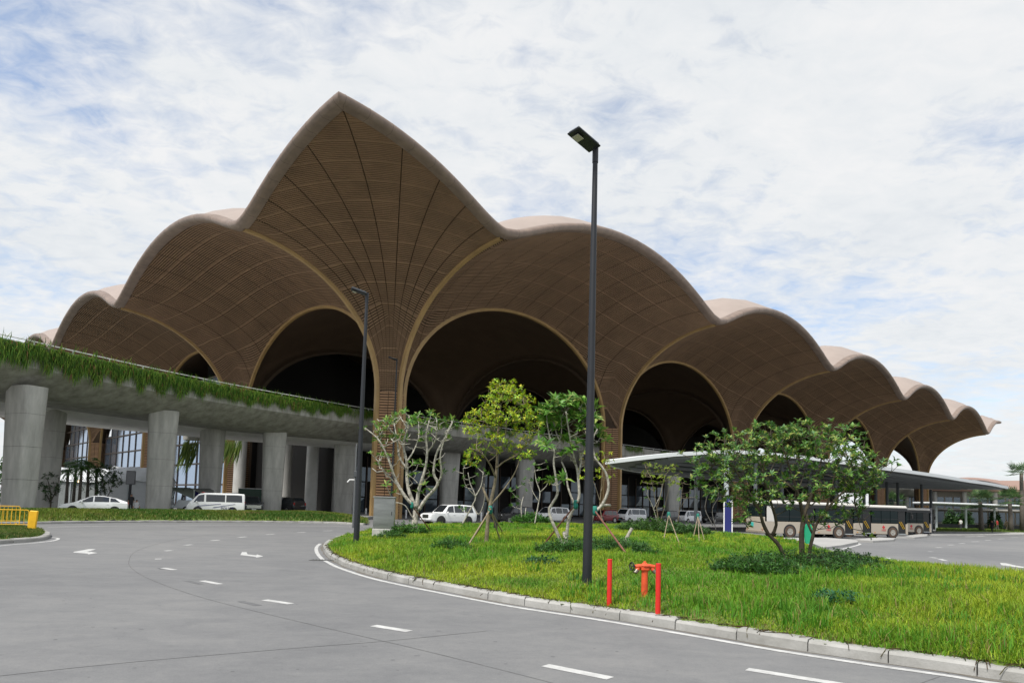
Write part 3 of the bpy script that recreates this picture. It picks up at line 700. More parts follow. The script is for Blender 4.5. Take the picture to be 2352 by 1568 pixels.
# glass curtain wall of the left front between the columns
PANE = mat('reflective_glass', (0.40, 0.52, 0.70), 0.10, metal=0.75)
MUL = mat('bronze_mullion', (0.085, 0.055, 0.04), 0.5)
def curtain(v0, v1, u, z1, nv, nz, z0=.3, cap=True):
    m = MB(); dv = (v1 - v0) / nv; dz = (z1 - z0) / nz
    for a in range(nv + 1):
        v = v0 + a * dv; zt_ = min(z1, float(soffit(0.01, min(max(v, v0 + .3), v1 - .3))) - .3)
        m.sweep([UV(u, v, 0), UV(u, v, zt_)], [(-.12, -.16), (.12, -.16), (.12, .16), (-.12, .16)], up=tuple(rv))
    tadd(m, 'mullions', MUL, False)
    for b in range(nz + 1):
        m = MB(); z = z0 + b * dz; m.sweep([UV(u - .15, v0, z), UV(u - .15, v1, z)], [(-.14, -.13), (.14, -.13), (.14, .13), (-.14, .13)]); tadd(m, 'transom', MUL, False)
    for a in range(nv):
        for b in range(nz):
            va, vb = v0 + a * dv + .12, v0 + (a + 1) * dv - .12; za, zb = z0 + b * dz + .1, z0 + (b + 1) * dz - .1
            lim = float(min(soffit(0.01, va), soffit(0.01, vb))) - .4
            if za > lim: continue
            zb = min(zb, lim); m = MB(); tl = random.uniform(-.01, .01)
            m.add([UV(u + tl, va, za), UV(u, vb, za), UV(u - tl, vb, zb), UV(u, va, zb)], [(0, 1, 2, 3)]); tadd(m, 'pane', PANE, False)
for k in (1, 2, 3, 4): curtain(k * BB + 1.9, (k + 1) * BB - 1.9, 1.2, 23, 8, 6)
# dark recessed front behind the drop-off road: tall glazed wall and ground-floor glazing
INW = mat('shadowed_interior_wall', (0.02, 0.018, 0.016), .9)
m = MB(); VW = 62.0
m.add([UV(2, VW, 0), UV(5 * BB, VW, 0), UV(5 * BB, VW, 36), UV(2, VW, 36)], [(0, 1, 2, 3)])
m.add([UV(2.2, 16, 0), UV(2.2, BB - 1.9, 0), UV(2.2, BB - 1.9, 11), UV(2.2, 16, 11)], [(0, 1, 2, 3)])
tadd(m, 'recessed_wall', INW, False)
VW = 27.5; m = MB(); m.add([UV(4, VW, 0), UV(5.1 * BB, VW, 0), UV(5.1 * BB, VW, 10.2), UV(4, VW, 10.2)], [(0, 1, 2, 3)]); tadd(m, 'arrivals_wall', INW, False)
m = MB()
for a in range(60):
    u = 3 + a * 2.9; m.sweep([UV(u, VW - .25, 0), UV(u, VW - .25, 9)], [(-.09, -.12), (.09, -.12), (.09, .12), (-.09, .12)], up=tuple(rv))
tadd(m, 'mullions', MUL, False)
random.seed(12)
for a in range(59):
    for b in range(3):
        if random.random() < .35: continue
        u = 3 + a * 2.9; m = MB(); tl = random.uniform(-.03, .03)
        m.add([UV(u + .15, VW - .2 + tl, .3 + b * 2.4), UV(u + 2.7, VW - .2 - tl, .3 + b * 2.4), UV(u + 2.7, VW - .2, 2.5 + b * 2.4), UV(u + .15, VW - .2, 2.5 + b * 2.4)], [(0, 1, 2, 3)])
        tadd(m, 'pane', mat('lobby_glass', (.10, .13, .16), .06, metal=.35), False)
# ================================================================== viaduct (elevated drop-off road)
k_ = SC
DK = [(-43, 22), (-36.2, 33), (-31.1, 40.7), (-30.1, 43.0), (-29.0, 45.8), (-26.1, 52.0), (-22.0, 59.1), (-13.6, 70.8), (-6.9, 77.8), (15.2, 99.2)]
DK = [(a * k_, b * k_) for a, b in DK]; far_ = np.array(DK[-1]) + rv[:2] * 5 * BB; DK.append(tuple(far_))
DL = smooth_line(DK, 1.5); ZD = 12.55
VI = empty('viaduct', (DL[0][0], DL[0][1], 0), 0, 'curved concrete elevated road with planted parapet carried on thick piers', 'viaduct')
def vadd(mb, name, m, auto=None, smooth=False):
    me = mb.mesh(name, m, smooth); o = bpy.data.objects.new(name, me); COL.objects.link(o); o.parent = VI
    shift_verts(me, (DL[0][0], DL[0][1], 0))
    if auto: shade_auto(o, auto)
    return o
def deck(line, sec, name, m):
    L = np.asarray(line); t = np.gradient(L, axis=0); t /= np.linalg.norm(t, axis=1)[:, None]; nn = np.stack([-t[:, 1], t[:, 0]], 1); vs = []; k = len(sec); n = len(L)
    for p, q in zip(L, nn):
        for a, z in sec: vs.append((*(p + q * a), z))
    mb = MB(); mb.add(vs, [(i * k + j, i * k + (j + 1) % k, (i + 1) * k + (j + 1) % k, (i + 1) * k + j) for i in range(n - 1) for j in range(k)] + [tuple(range(k)), tuple((n - 1) * k + j for j in range(k - 1, -1, -1))])
    return vadd(mb, name, m, 40)
# near ramp: outer edge follows DL, deck spreads to the left of travel (away from camera)
n1 = len(DL)
deck(DL, [(0, ZD), (.32, ZD), (.34, ZD - 1.0), (11.2, ZD - 1.0), (11.2, ZD), (11.5, ZD), (11.5, ZD - 1.7), (8.6, ZD - 3.2), (7.6, ZD - 3.45), (3.6, ZD - 3.45), (2.6, ZD - 3.2), (.25, ZD - 1.9), (0, ZD - 1.7)], 'deck', CONC_D)
rl = [(p[0], p[1], ZD + .28) for p in offset_line(DL, .14)]
mb = MB(); mb.tube(rl, .045, 6)
vadd(mb, 'handrail', mat('rail_paint', (.62, .63, .62), .5))
acc = np.concatenate([[0], np.cumsum(np.linalg.norm(np.diff(DL, axis=0), axis=1))])
def dl_at(s): return np.array([np.interp(s, acc, DL[:, 0]), np.interp(s, acc, DL[:, 1])])
for s_ in np.arange(4, 190, 3.0):
    p = dl_at(s_); q = dl_at(s_ + .1) - p; q /= np.linalg.norm(q); c = p + np.array([-q[1], q[0]]) * .14
    mb = MB(); mb.box((c[0], c[1], ZD + .13), (.06, .06, .28)); vadd(mb, 'rail_post', mat('rail_paint', (.6, .6, .6)))
# second ramp behind, merging into the first
D2 = smooth_line([(a * k_, b * k_) for a, b in [(-47, 30), (-39.5, 43), (-35.4, 51.3), (-31.5, 58), (-24.5, 65.5), (-17.2, 71.2), (-11, 77.5)]], 1.5)
Z2 = 10.35
deck(D2, [(0, Z2), (10, Z2), (10, Z2 - .9), (8.2, Z2 - 1.55), (1.2, Z2 - 1.55), (.05, Z2 - 1.1), (0, Z2 - 1.0)], 'second_ramp', mat('brightened_concrete', (.78, .77, .74), .85, var=.10, vscale=.8, bump=.2, bscale=6))  # concrete colour lightened to stand in for light reaching the ramp fascia
# forecourt slab of the drop-off road under the roof, and its columns
mb = MB(); q = [UV(2 + 3, 5.5), UV(5.2 * BB, 5.5), UV(5.2 * BB, 26.5), UV(5, 26.5)]; mb.prism([p[:2] for p in q], ZD - 2.6, ZD - 1.05); vadd(mb, 'forecourt_slab', CONC_D)
def pier(x, y, w0, w1, d0, d1, ang, top, name='pier', m=None):
    m = m or mat('pier_concrete', (.50, .49, .455), .85, color2=(.33, .325, .30), var=.3, vscale=1.3, bump=.3, bscale=9, stretch=(1.5, 1.5, .3)); mb = MB(); vs = []; ks = 12
    for z, a, b in ((-.05, w0, d0), (top * .33, w0 + (w1 - w0) * .3, d0 + (d1 - d0) * .3), (top * .67, w0 + (w1 - w0) * .63, d0 + (d1 - d0) * .63), (top - .5, w1, d1), (top + .4, w1 * 1.02, d1 * 1.02)):
        for t in range(16):
            an = 2 * math.pi * (t + .5) / 16; cx = np.sign(math.cos(an)) * abs(math.cos(an)) ** .45 * a / 2; cy = np.sign(math.sin(an)) * abs(math.sin(an)) ** .45 * b / 2
            vs.append((x + cx * math.cos(ang) - cy * math.sin(ang), y + cx * math.sin(ang) + cy * math.cos(ang), z))
    mb.add(vs, [(i * 16 + j, i * 16 + (j + 1) % 16, (i + 1) * 16 + (j + 1) % 16, (i + 1) * 16 + j) for i in range(4) for j in range(16)] + [tuple(range(15, -1, -1)), tuple(64 + j for j in range(16))])
    p_ = vadd(mb, name, m, 50)
    mb = MB()      # casting joints as thin dark bands
    for z in (top * .3, top * .56, top * .82):
        f = (z / top); a, b = (w0 + (w1 - w0) * f) * 1.004, (d0 + (d1 - d0) * f) * 1.004; pts = []
        for t in range(17):
            an = 2 * math.pi * (t + .5) / 16; cx = np.sign(math.cos(an)) * abs(math.cos(an)) ** .45 * a / 2; cy = np.sign(math.sin(an)) * abs(math.sin(an)) ** .45 * b / 2
            pts.append((x + cx * math.cos(ang) - cy * math.sin(ang), y + cx * math.sin(ang) + cy * math.cos(ang), z))
        mb.tube(pts, .009, 4, False)
    vadd(mb, 'casting_joint', mat('joint_dark', (.15, .147, .14), .9)).parent = VI
    return p_
def at_px(x, Y): p = GD(x, 1180, Y); return p[0], p[1]
for x, Y, wd in [(40, 50.5, 2.75), (362, 62.5, 2.35), (622, 75, 2.3), (787, 85, 2.5), (1029, 97, 2.7), (1203, 106, 2.7), (1543, 128, 2.8), (1690, 150, 2.8)]:
    a, b = at_px(x, Y); pier(a, b, wd * .86, wd * 1.06, 1.5, 1.8, math.radians(-25 if x < 300 else 25), ZD - 3.3)
for x, Y in [(98, 61), (478, 73)]:
    a, b = at_px(x, Y); pier(a, b, 1.9, 2.3, 1.5, 1.8, math.radians(-5), Z2 - 1.4)
for x, Y, r_ in [(545, 100, .85), (650, 93, .85), (712, 91, .8), (757, 104, .8), (700, 118, .8), (1100, 118, .9), (1350, 128, .9)]:
    a, b = at_px(x, Y); mb = MB(); mb.cyl((a, b, -.05), r_ , ZD - 2.2, 20); vadd(mb, 'round_column', mat('column_concrete', (.46, .455, .43), .8, var=.1, vscale=.7), 40)
# trailing plants on the parapet
rs = np.random.default_rng(77); n = 46000; sv = rs.uniform(0, 1, n) ** .9 * 150 + 6; keep = rs.uniform(0, 1, n) < np.where(sv < 60, 1.0, np.where(sv < 78, .55 * (.4 + .6 * (np.sin(sv * 1.7) > -.2)), .22 * (np.sin(sv * .6) > .1)))
sv = sv[keep]; n = len(sv); px0 = np.stack([np.interp(sv, acc, DL[:, 0]), np.interp(sv, acc, DL[:, 1])], 1)
tt = np.stack([np.interp(sv + .2, acc, DL[:, 0]), np.interp(sv + .2, acc, DL[:, 1])], 1) - px0; tt /= np.linalg.norm(tt, axis=1)[:, None] + 1e-9; out = np.stack([tt[:, 1], -tt[:, 0]], 1)
dense = np.clip(1.15 - sv / 75, .25, 1); lob = .45 + .55 * np.abs(np.sin(sv * .55 + np.sin(sv * 1.9))) + .3 * np.sin(sv * 3.3); drop0 = rs.uniform(-.3, 2.1, n) * dense * np.clip(lob, .2, 1.3); Ls = rs.uniform(.25, 1.15, n) * (.6 + .5 * dense); up_ = rs.uniform(0, 1, n) < .10
lat = rs.normal(0, .22, n); oo = rs.uniform(.06, .42, n) * np.clip(.5 + .6 * dense, 0, 1); wd = rs.uniform(.025, .06, n)
b0 = np.concatenate([px0 + out * (oo * .35)[:, None], (ZD + .02 - np.maximum(drop0, 0))[:, None]], 1)
dz = np.where(up_ & (drop0 < .3), Ls * .75, -Ls); mid = b0 + np.concatenate([out * oo[:, None] + tt * (lat * .5)[:, None], np.where(dz > 0, dz * .6, .03 - .25 * Ls)[:, None]], 1)
tip = b0 + np.concatenate([out * (oo * .8)[:, None] + tt * lat[:, None], dz[:, None]], 1)
sd_ = np.concatenate([tt * wd[:, None] / 2, np.zeros((n, 1))], 1)
vv = np.stack([b0 - sd_, b0 + sd_, mid + sd_, mid - sd_, tip], 1).reshape(-1, 3); ii = np.arange(n)[:, None] * 5
cc = np.where(rs.uniform(0, 1, (n, 1)) < .5, [[.07, .18, .022]], [[.20, .33, .045]]) * rs.uniform(.6, 1.25, (n, 1)); cc[rs.uniform(0, 1, n) < .05] = (.26, .13, .06)
me = np_mesh('trailing_plants', vv, [np.concatenate([ii, ii + 1, ii + 2, ii + 3], 1), np.concatenate([ii + 3, ii + 2, ii + 4], 1)], GRASSM, np.repeat(cc, 5, 0))
o = bpy.data.objects.new('trailing_plants', me); COL.objects.link(o); tag(o, 'green trailing plants spilling over the viaduct parapet', 'plants', kind='stuff')

# ================================================================== bus shelter canopy
def leaf_line(P0, P1, bulge, zs, n=28):
    P0, P1 = np.array(P0), np.array(P1); ax = P1 - P0; nn = np.array([ax[1], -ax[0]]) / np.linalg.norm(ax); out = []
    for i in range(n + 1):
        t = i / n; out.append((*(P0 + ax * t + nn * bulge * (math.sin(math.pi * t) ** .75)), float(np.interp(t, *zip(*zs)))))
    return out
LT = GD(1393, 1064, 60); RT = GD(2297, 1123, 96)
e1 = leaf_line(LT[:2], RT[:2], 9.5, [(0, LT[2]), (.06, 6.55), (.14, 7.15), (.24, 6.95), (.4, 6.3), (.6, 5.8), (.8, 5.75), (1, RT[2])])
e2 = leaf_line(LT[:2], RT[:2], -11, [(0, LT[2]), (.1, 5.6), (.3, 5.7), (.6, 5.6), (1, RT[2])])
BS = empty('bus_shelter', (float(LT[0]), float(LT[1]), 0), 0, 'large leaf-shaped white canopy on grey steel posts over the bus bays', 'shelter')
def badd(mb, name, m, auto=None):
    me = mb.mesh(name, m); o = bpy.data.objects.new(name, me); COL.objects.link(o); o.parent = BS
    shift_verts(me, (float(LT[0]), float(LT[1]), 0))
    if auto: shade_auto(o, auto)
    return o
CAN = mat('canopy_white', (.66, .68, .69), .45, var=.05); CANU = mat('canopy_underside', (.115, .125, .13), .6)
n = len(e1); NQ = 8
def canz(a, b, t, dz): 
    p = np.array(a) * (1 - t) + np.array(b) * t; L = np.linalg.norm(np.array(a)[:2] - np.array(b)[:2]); return (p[0], p[1], p[2] + .035 * L * math.sin(math.pi * t) * .9 + dz)
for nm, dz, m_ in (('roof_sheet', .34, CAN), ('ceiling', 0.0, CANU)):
    mb = MB(); vs = [canz(a, b, q / NQ, dz if 0 < q < NQ else dz * .6) for a, b in zip(e1, e2) for q in range(NQ + 1)]
    mb.add(vs, [(i * (NQ + 1) + q, i * (NQ + 1) + q + 1, (i + 1) * (NQ + 1) + q + 1, (i + 1) * (NQ + 1) + q) for i in range(n - 1) for q in range(NQ)]); badd(mb, nm, m_, 40)
for e_ in (e1, e2):
    mb = MB(); mb.sweep([(p[0], p[1], p[2] + .1) for p in e_], [(-.12, -.16), (.10, -.16), (.10, .16), (-.12, .16)]); badd(mb, 'edge_beam', mat('canopy_edge', (.60, .63, .64), .4))
for q in range(1, NQ):
    mb = MB(); mb.sweep([canz(a, b, q / NQ, -.14) for a, b in zip(e1[2:-2], e2[2:-2])], [(-.09, -.12), (.09, -.12), (.09, .12), (-.09, .12)]); badd(mb, 'purlin', mat('shelter_steel', (.20, .22, .23), .5))
for x, Y, yt in [(1598, 75, 1052), (1668, 55.2, 1060)]:
    p = GD(x, 1200, Y); mb = MB(); top = 6.6; mb.cyl((p[0], p[1], 0), .19, top, 16); badd(mb, 'post', GALV, 40)
for x, Y, top in [(2012, 80, 6.6), (2038, 84, 6.4), (2063, 87, 6.2), (2139, 92, 5.6), (2118, 86, 6.0), (1985, 76, 6.8), (1920, 70, 7.0), (1860, 68, 7.0), (1735, 62, 7.2), (1796, 66, 7.1)]:
    p = GD(x, 1200, Y); mb = MB(); mb.cyl((p[0], p[1], 0), .17, top, 12); badd(mb, 'post', mat('dark_post', (.10, .115, .125), .5), 40)

# ================================================================== lamp posts, cabinet, hydrant
def lamp(base, h, r0, r1, arm_dir, arm_l, head, label, tilt=.0, elbow=False, lens=True):
    e = empty('street_lamp', base, 0, label, 'street lamp')
    mb = MB(); mb.tube([(0, 0, -.1), (0, 0, h * .5), (tilt * h, 0, h)], [r0, (r0 + r1) / 2, r1], 16); pl = mb.build('pole', BLACKP, e, auto=40)
    ax = Vector((math.cos(arm_dir), math.sin(arm_dir), 0)); top = Vector((tilt * h, 0, h))
    L, W, Hh = head; Mx = Matrix.Rotation(arm_dir, 4, 'Z') @ Matrix.Rotation(-R(15), 4, 'Y')
    mb = MB(); mb.cyl((top.x, top.y, top.z - .28), r1 * 1.22, .36, 14); mb.tube([top - Vector((0, 0, .05)), top + ax * (arm_l + .05) + Vector((0, 0, .06))], r1 * .75, 10); mb.build('bracket', BLACKP, e, auto=40)
    c = top + ax * (arm_l + L / 2) + Vector((0, 0, .10))
    mb = MB(); mb.box(c, (L, W, Hh), Mx, bev=.03); hd = mb.build('lamp_head', BLACKP, e)
    mb = MB(); mb.box(c + Vector((0, 0, Hh / 2 + .02)), (L * .9, W * .8, .03), Mx); mb.build('cooling_fin', mat('fin_grey', (.10, .11, .12), .4), hd)
    if lens:
        for s_ in (-.13, .22):
            q = c + ax * (s_ * L * 1.15) + Mx.to_3x3() @ Vector((0, 0, -Hh / 2 - .004)); mb = MB(); mb.box(q, (L * .24, W * .5, .012), Mx); mb.build('led_lens', mat('led_lens', (.42, .41, .30), .5), hd)
    return e
b1 = GM(1348, 1342); t1 = GD(1373, 345, b1[1]); lamp(b1, float(t1[2] - b1[2]), .10, .052, math.radians(218), .0, (.68, .36, .045), 'tall black street lamp on the grass island beside red posts', tilt=0.0)
b2 = GM(818, 1249); t2 = GD(856, 678, b2[1]); lamp(b2, float(t2[2] - b2[2]), .115, .055, math.radians(195), .0, (.62, .30, .07), 'black street lamp at the island tip beside the steel cabinet', tilt=.0)
for x, yb, Y, yt, lab in [(897, 1190, 71, 826, 'slim dark street lamp in front of the corner column'), (1139, 1195, 40, 1010, 'short dark lamp pole behind the yellow-leaved tree')]:
    p = GD(x, 1190, Y); t = GD(x + 5, yt, Y); lamp((p[0], p[1], 0), float(t[2]), .12, .07, math.radians(190), .0, (.9, .4, .09), lab, lens=False)
# camera pole beside the road
p = G(811, 1206, .2); p = (p[0], p[1], .14); e = empty('camera_pole', p, 0, 'slim grey pole with a small camera standing on the verge', 'pole')
mb = MB(); ht = float(GD(818, 1020, p[1])[2]); mb.cyl((0, 0, -.1), .075, ht, 12, r2=.05); mb.build('pole', mat('pole_grey', (.12, .125, .13), .5), e, auto=40)
mb = MB(); mb.box((.1, -.15, ht * .62), (.3, .3, .42), bev=.03); mb.build('equipment_box', mat('box_grey', (.06, .065, .07), .5), e); mb = MB(); mb.tube([(0, 0, ht * .55), (-.35, -.1, ht * .55), (-.5, -.15, ht * .52)], .05, 8); mb.build('camera_arm', WHITE, e)
# steel cabinet
c = GM(881, 1229); e = empty('utility_cabinet', c, R(4), 'brushed steel utility cabinet on a concrete plinth on the grass island', 'cabinet')
ppm = FPX / c[1]; Wc = 47 / ppm; Hc = 70 / ppm
mb = MB(); mb.box((0, 0, .13), (Wc * 1.05, .55, .36), bev=.02); mb.build('plinth', mat('plinth', (.45, .44, .42), .8, var=.15), e)
mb = MB(); mb.box((0, 0, .31 + Hc / 2), (Wc, .5, Hc), bev=.015); bd = mb.build('cabinet_body', STEEL, e)
mb = MB(); mb.box((0, -.02, .31 + Hc + .03), (Wc * 1.08, .62, .06), bev=.015); mb.build('cabinet_top', STEEL, e)
mb = MB(); mb.box((0, -.262, .31 + Hc / 2), (Wc * .92, .02, Hc * .93), bev=.006); dr = mb.build('cabinet_door', STEEL, e); mb = MB(); mb.box((Wc * .38, -.285, .31 + Hc * .5), (.03, .03, .16)); mb.build('door_handle', BLACKP, dr)
# hydrant and guard posts
RED = mat('post_red', (.62, .022, .014), .38, var=.08, vscale=5); HYD = mat('hydrant_orange', (.66, .085, .022), .5, var=.16, vscale=7, bump=.2, bscale=40)
def post(x, y, yt, lab):
    b = GM(x, y); t = GD(x + 3, yt, b[1]); hgt = float(t[2] - b[2]); e = empty('guard_post', b, 0, lab, 'post', 'red guard posts round the hydrant'); mb = MB(); r_ = .043
    mb.tube([(0, 0, -.1), (0, 0, hgt - .02)], r_, 20); mb.build('tube', RED, e, auto=40); mb = MB(); mb.tube([(0, 0, hgt - .02), (0, 0, hgt - .006), (0, 0, hgt)], [r_ * 1.05, r_ * 1.05, r_ * .9], 20); mb.build('cap', RED, e, auto=40)
post(1399, 1392, 1283, 'red tubular guard post between the tall lamp and the hydrant'); post(1511, 1407, 1293, 'red tubular guard post at the kerb in front of the hydrant handwheel')
b = GM(1480, 1371); t = GD(1481, 1288, b[1]); H = float(t[2] - b[2]); e = empty('fire_hydrant', b, R(8), 'orange red two-outlet pillar hydrant with black handwheels in the grass', 'hydrant'); s = H / .80
mb = MB(); mb.tube([(0, 0, -.05), (0, 0, .02), (0, 0, .03), (0, 0, .60 * s)], [.075 * s, .075 * s, .06 * s, .055 * s], 20); mb.build('standpipe', HYD, e, auto=40)
mb = MB(); mb.box((0, 0, .645 * s), (.155 * s, .15 * s, .13 * s), bev=.03 * s); mb.tube([(0, 0, .70 * s), (0, 0, .735 * s), (0, 0, .765 * s), (0, 0, .80 * s)], [.10 * s, .065 * s, .028 * s, .022 * s], 14); bd = mb.build('valve_body', HYD, e, auto=35); e.scale = (1.28, 1.28, 1.0)
for sx in (-1, 1):
    mb = MB(); mb.tube([(0, 0, .68 * s), (sx * .10 * s, 0, .69 * s), (sx * .175 * s, 0, .675 * s)], [.055 * s, .05 * s, .045 * s], 12); mb.tube([(sx * .12 * s, 0, .66 * s), (sx * .15 * s, -.02 * s, .60 * s)], [.04 * s, .038 * s], 12); ar = mb.build('outlet_arm', HYD, e, auto=40)
    mb = MB(); mb.tube([(sx * .148 * s, -.02 * s, .605 * s), (sx * .19 * s, -.04 * s, .545 * s)], [.043 * s, .043 * s], 14); mb.build('coupling', mat('coupling_brass', (.20, .185, .15), .45, metal=.7), ar)
    mb = MB(); cx = sx * .235 * s; cz = .685 * s; ring = [(cx + .012 * math.sin(a) * sx, .078 * s * math.sin(a), cz + .085 * s * math.cos(a)) for a in np.linspace(0, 2 * math.pi, 21)]; mb.tube(ring, .0125 * s, 6, False)
    for a in (0.5, 2.6, 4.7): mb.tube([(cx, 0, cz), (cx, .078 * s * math.sin(a), cz + .085 * s * math.cos(a))], .009 * s, 5)
    mb.tube([(sx * .17 * s, 0, .68 * s), (cx, 0, cz)], .014 * s, 6); mb.build('handwheel', BLACKP, e)
# yellow barriers and the yellow box
YEL = mat('barrier_yellow', (.78, .44, .015), .45, var=.1, vscale=4)
def barrier(x0, x1, yb, yt, lab):
    a = G(x0, yb, .2); b = G(x1, yb + 1, .2); b = np.array([*b[:2], .2]); L = float(np.linalg.norm(b[:2] - a[:2])); ang = math.atan2(b[1] - a[1], b[0] - a[0]); Hb = (yb - yt) / FPX * a[1]
    e = empty('crowd_barrier', (a[0], a[1], .2), ang, lab, 'barrier', 'yellow crowd barriers'); mb = MB(); mb.tube([(0, 0, 0), (0, 0, Hb - .08), (.04, 0, Hb - .02), (.1, 0, Hb), (L - .1, 0, Hb), (L - .04, 0, Hb - .02), (L, 0, Hb - .08), (L, 0, 0)], .022, 8); mb.build('frame', YEL, e, auto=50)
    mb = MB(); mb.tube([(0, 0, .16), (L, 0, .16)], .018, 8); mb.build('bottom_rail', YEL, e)
    n_ = max(3, int(L / .16))
    for k in range(1, n_): mb = MB(); mb.tube([(L * k / n_, 0, .16), (L * k / n_, 0, Hb)], .011, 6); mb.build('bar', YEL, e)
    for q in (.12, L - .12): mb = MB(); mb.tube([(q, -.26, -.02), (q, -.22, .04), (q, .22, .04), (q, .26, -.02)], .018, 6); mb.build('foot', YEL, e)
barrier(-60, 64, 1211, 1169, 'yellow tubular barrier whose end stands beside the yellow board'); barrier(-90, 44, 1202, 1160, 'yellow tubular barrier standing behind another barrier')
a = G(74, 1216, .2); e = empty('yellow_board', (a[0], a[1], .2), R(12), 'yellow upright rectangular traffic board at the kerb corner', 'traffic board'); ppm = FPX / a[1]
mb = MB(); mb.box((0, 0, 22 / ppm), (17 / ppm, .12, 43 / ppm), Matrix.Rotation(R(4), 4, 'Y'), bev=.03); mb.build('panel', YEL, e); mb = MB(); mb.box((0, 0, .0), (.5, .4, .08), bev=.02); mb.build('base', BLACKP, e)
# ================================================================== trees and shrubs
LEAFM = mat('leaf', (.1, .2, .03), .45, attr='Col', spec=.35, thin=.3)
def leaf_quad(p, d, up, L, W, fold):
    """elongated leaf as two bent quads"""
    d = d.normalized(); s = d.cross(up); s = s.normalized() if s.length > 1e-4 else Vector((1, 0, 0)); n = s.cross(d)
    a = p; m1 = p + d * L * .55 + n * fold * L * .18; t = p + d * L + n * fold * L * -.08
    return [a, m1 - s * W / 2 - n * W * .12, t, m1 + s * W / 2 - n * W * .12, m1]
def leaf_mesh(name, leaves, cols):
    V = np.array([[tuple(q) for q in l] for l in leaves], np.float32); n = len(V); i = np.arange(n)[:, None] * 5
    F = np.concatenate([np.concatenate([i, i + 1, i + 4], 1), np.concatenate([i + 1, i + 2, i + 4], 1), np.concatenate([i + 2, i + 3, i + 4], 1), np.concatenate([i + 3, i, i + 4], 1)])
    return np_mesh(name, V.reshape(-1, 3), [F], LEAFM, np.repeat(np.array(cols), 5, 0))
def whorl(rs, out, cols, p, axis, n, L, W, spread, pal, droop=0.2):
    axis = axis.normalized(); ref = Vector((rs.normal(), rs.normal(), rs.normal())); a = (ref - axis * ref.dot(axis)).normalized(); b = axis.cross(a)
    for k in range(n):
        an = 2 * math.pi * (k + rs.uniform(-.3, .3)) / n; sp = spread * rs.uniform(.6, 1.25)
        d = axis * math.cos(sp) + (a * math.cos(an) + b * math.sin(an)) * math.sin(sp); d.z -= droop * rs.uniform(.3, 1)
        l_ = L * rs.uniform(.65, 1.15); out.append(leaf_quad(p + axis * rs.uniform(-.04, .02), d, axis + Vector((0, 0, .3)), l_, W * rs.uniform(.8, 1.15) * l_ / L, 1))
        c = pal[rs.integers(len(pal))]; f = rs.uniform(.75, 1.25); cols.append((c[0] * f, c[1] * f, c[2] * f))
def px_tree(name, base, depth, skel, targets, leafp, bark, label, seed, jit=.5, twig=.012, bare=0.0, group=None, cat='tree', thinf=.82):
    """skel: list of (pixel polyline, r0, r1); targets: list of (x,y,spread_depth) pixels that carry leaves"""
    rs = np.random.default_rng(seed); base = np.array(base); e = empty(name, base, 0, label, cat, group); B0 = Vector(base)
    nodes = []; mb = MB()
    for pl, r0, r1 in skel:
        n = len(pl); dj = rs.normal(0, jit); pts = []
        for i, (x, y) in enumerate(pl):
            p = Vector(GD(x, y, depth)); k_ = (p.z - base[2]); d = dj * min(max(k_, 0) / 2.2, 1.4) * (i / max(n - 1, 1) if len(pl) > 2 else 1)
            p = Vector(GD(x, y, depth + d)); pts.append(p - B0)
        if pts[0].length < .5: pts[0] = Vector((pts[0].x, pts[0].y, -.08))
        sm = [Vector(q) for q in smooth_line([tuple(q) for q in pts], .12)] if len(pts) > 2 else pts
        rad = [r0 + (r1 - r0) * i / (len(sm) - 1) for i in range(len(sm))]; rad = [r * rs.uniform(.92, 1.08) for r in rad]
        rad = [r * thinf for r in rad]; mb.tube(sm, rad, 8, True); nodes += [(q, r) for q, r in zip(sm, rad)]
    tw = mb; leaves = []; cols = []; NP = [q for q, r in nodes]; NA = np.array([tuple(q) for q in NP])
    for (x, y, sdp) in targets:
        t = Vector(GD(x, y, depth + (sdp - 100 if sdp > 50 else sdp))) - B0; A = np.array(tuple(t)); w_ = np.linalg.norm(NA - A, axis=1) + .6 * np.maximum(NA[:, 2] - A[2] + .15, 0) * 2; i = int(np.argmin(w_)); s_ = NP[i]
        d = (t - s_).length
        if d > .12:
            mid = s_.lerp(t, .5) + Vector((rs.normal() * .08 * d, rs.normal() * .08 * d, -.06 * d + rs.normal() * .05 * d)); seg = [s_, mid, t]; r_ = min(twig * (1 + d * .5), .05); tw.tube(seg, [r_, r_ * .75, r_ * .45], 5, False)
            NP += [mid, t]; NA = np.vstack([NA, [tuple(mid)], [tuple(t)]]); ax = (t - mid)
        else: ax = Vector((rs.normal() * .3, rs.normal() * .3, 1))
        if rs.uniform() < bare or sdp > 50: continue
        ax = ax.normalized() + Vector((0, 0, leafp.get('lift', .5))); whorl(rs, leaves, cols, t, ax, leafp['n'], leafp['L'], leafp['W'], leafp['spread'], leafp['pal'], leafp.get('droop', .2))
    tw.build('trunk', bark, e, smooth=True)
    me = leaf_mesh('crown', leaves, cols); o = bpy.data.objects.new('crown', me); COL.objects.link(o); o.parent = e
    return e
def ell_targets(rs, n, cx, cy, rx, ry, rd, power=.5):
    out = []
    while len(out) < n:
        a, b, c = rs.uniform(-1, 1, 3); q = a * a + b * b + c * c
        if q > 1: continue
        if q < .25 and rs.uniform() < .5: continue
        out.append((cx + a * rx, cy + b * ry, c * rd))
    return out
BW = mat('pale_bark', (.58, .55, .48), .8, color2=(.15, .135, .105), var=.3, vscale=9, bump=.4, bscale=30)
BB_ = mat('grey_brown_bark', (.24, .20, .13), .85, color2=(.11, .09, .06), var=.3, vscale=6, bump=.4, bscale=30)
BD = mat('dark_bark', (.10, .08, .05), .9, color2=(.045, .036, .025), var=.3, vscale=8, bump=.4, bscale=30)
rs = np.random.default_rng(101)
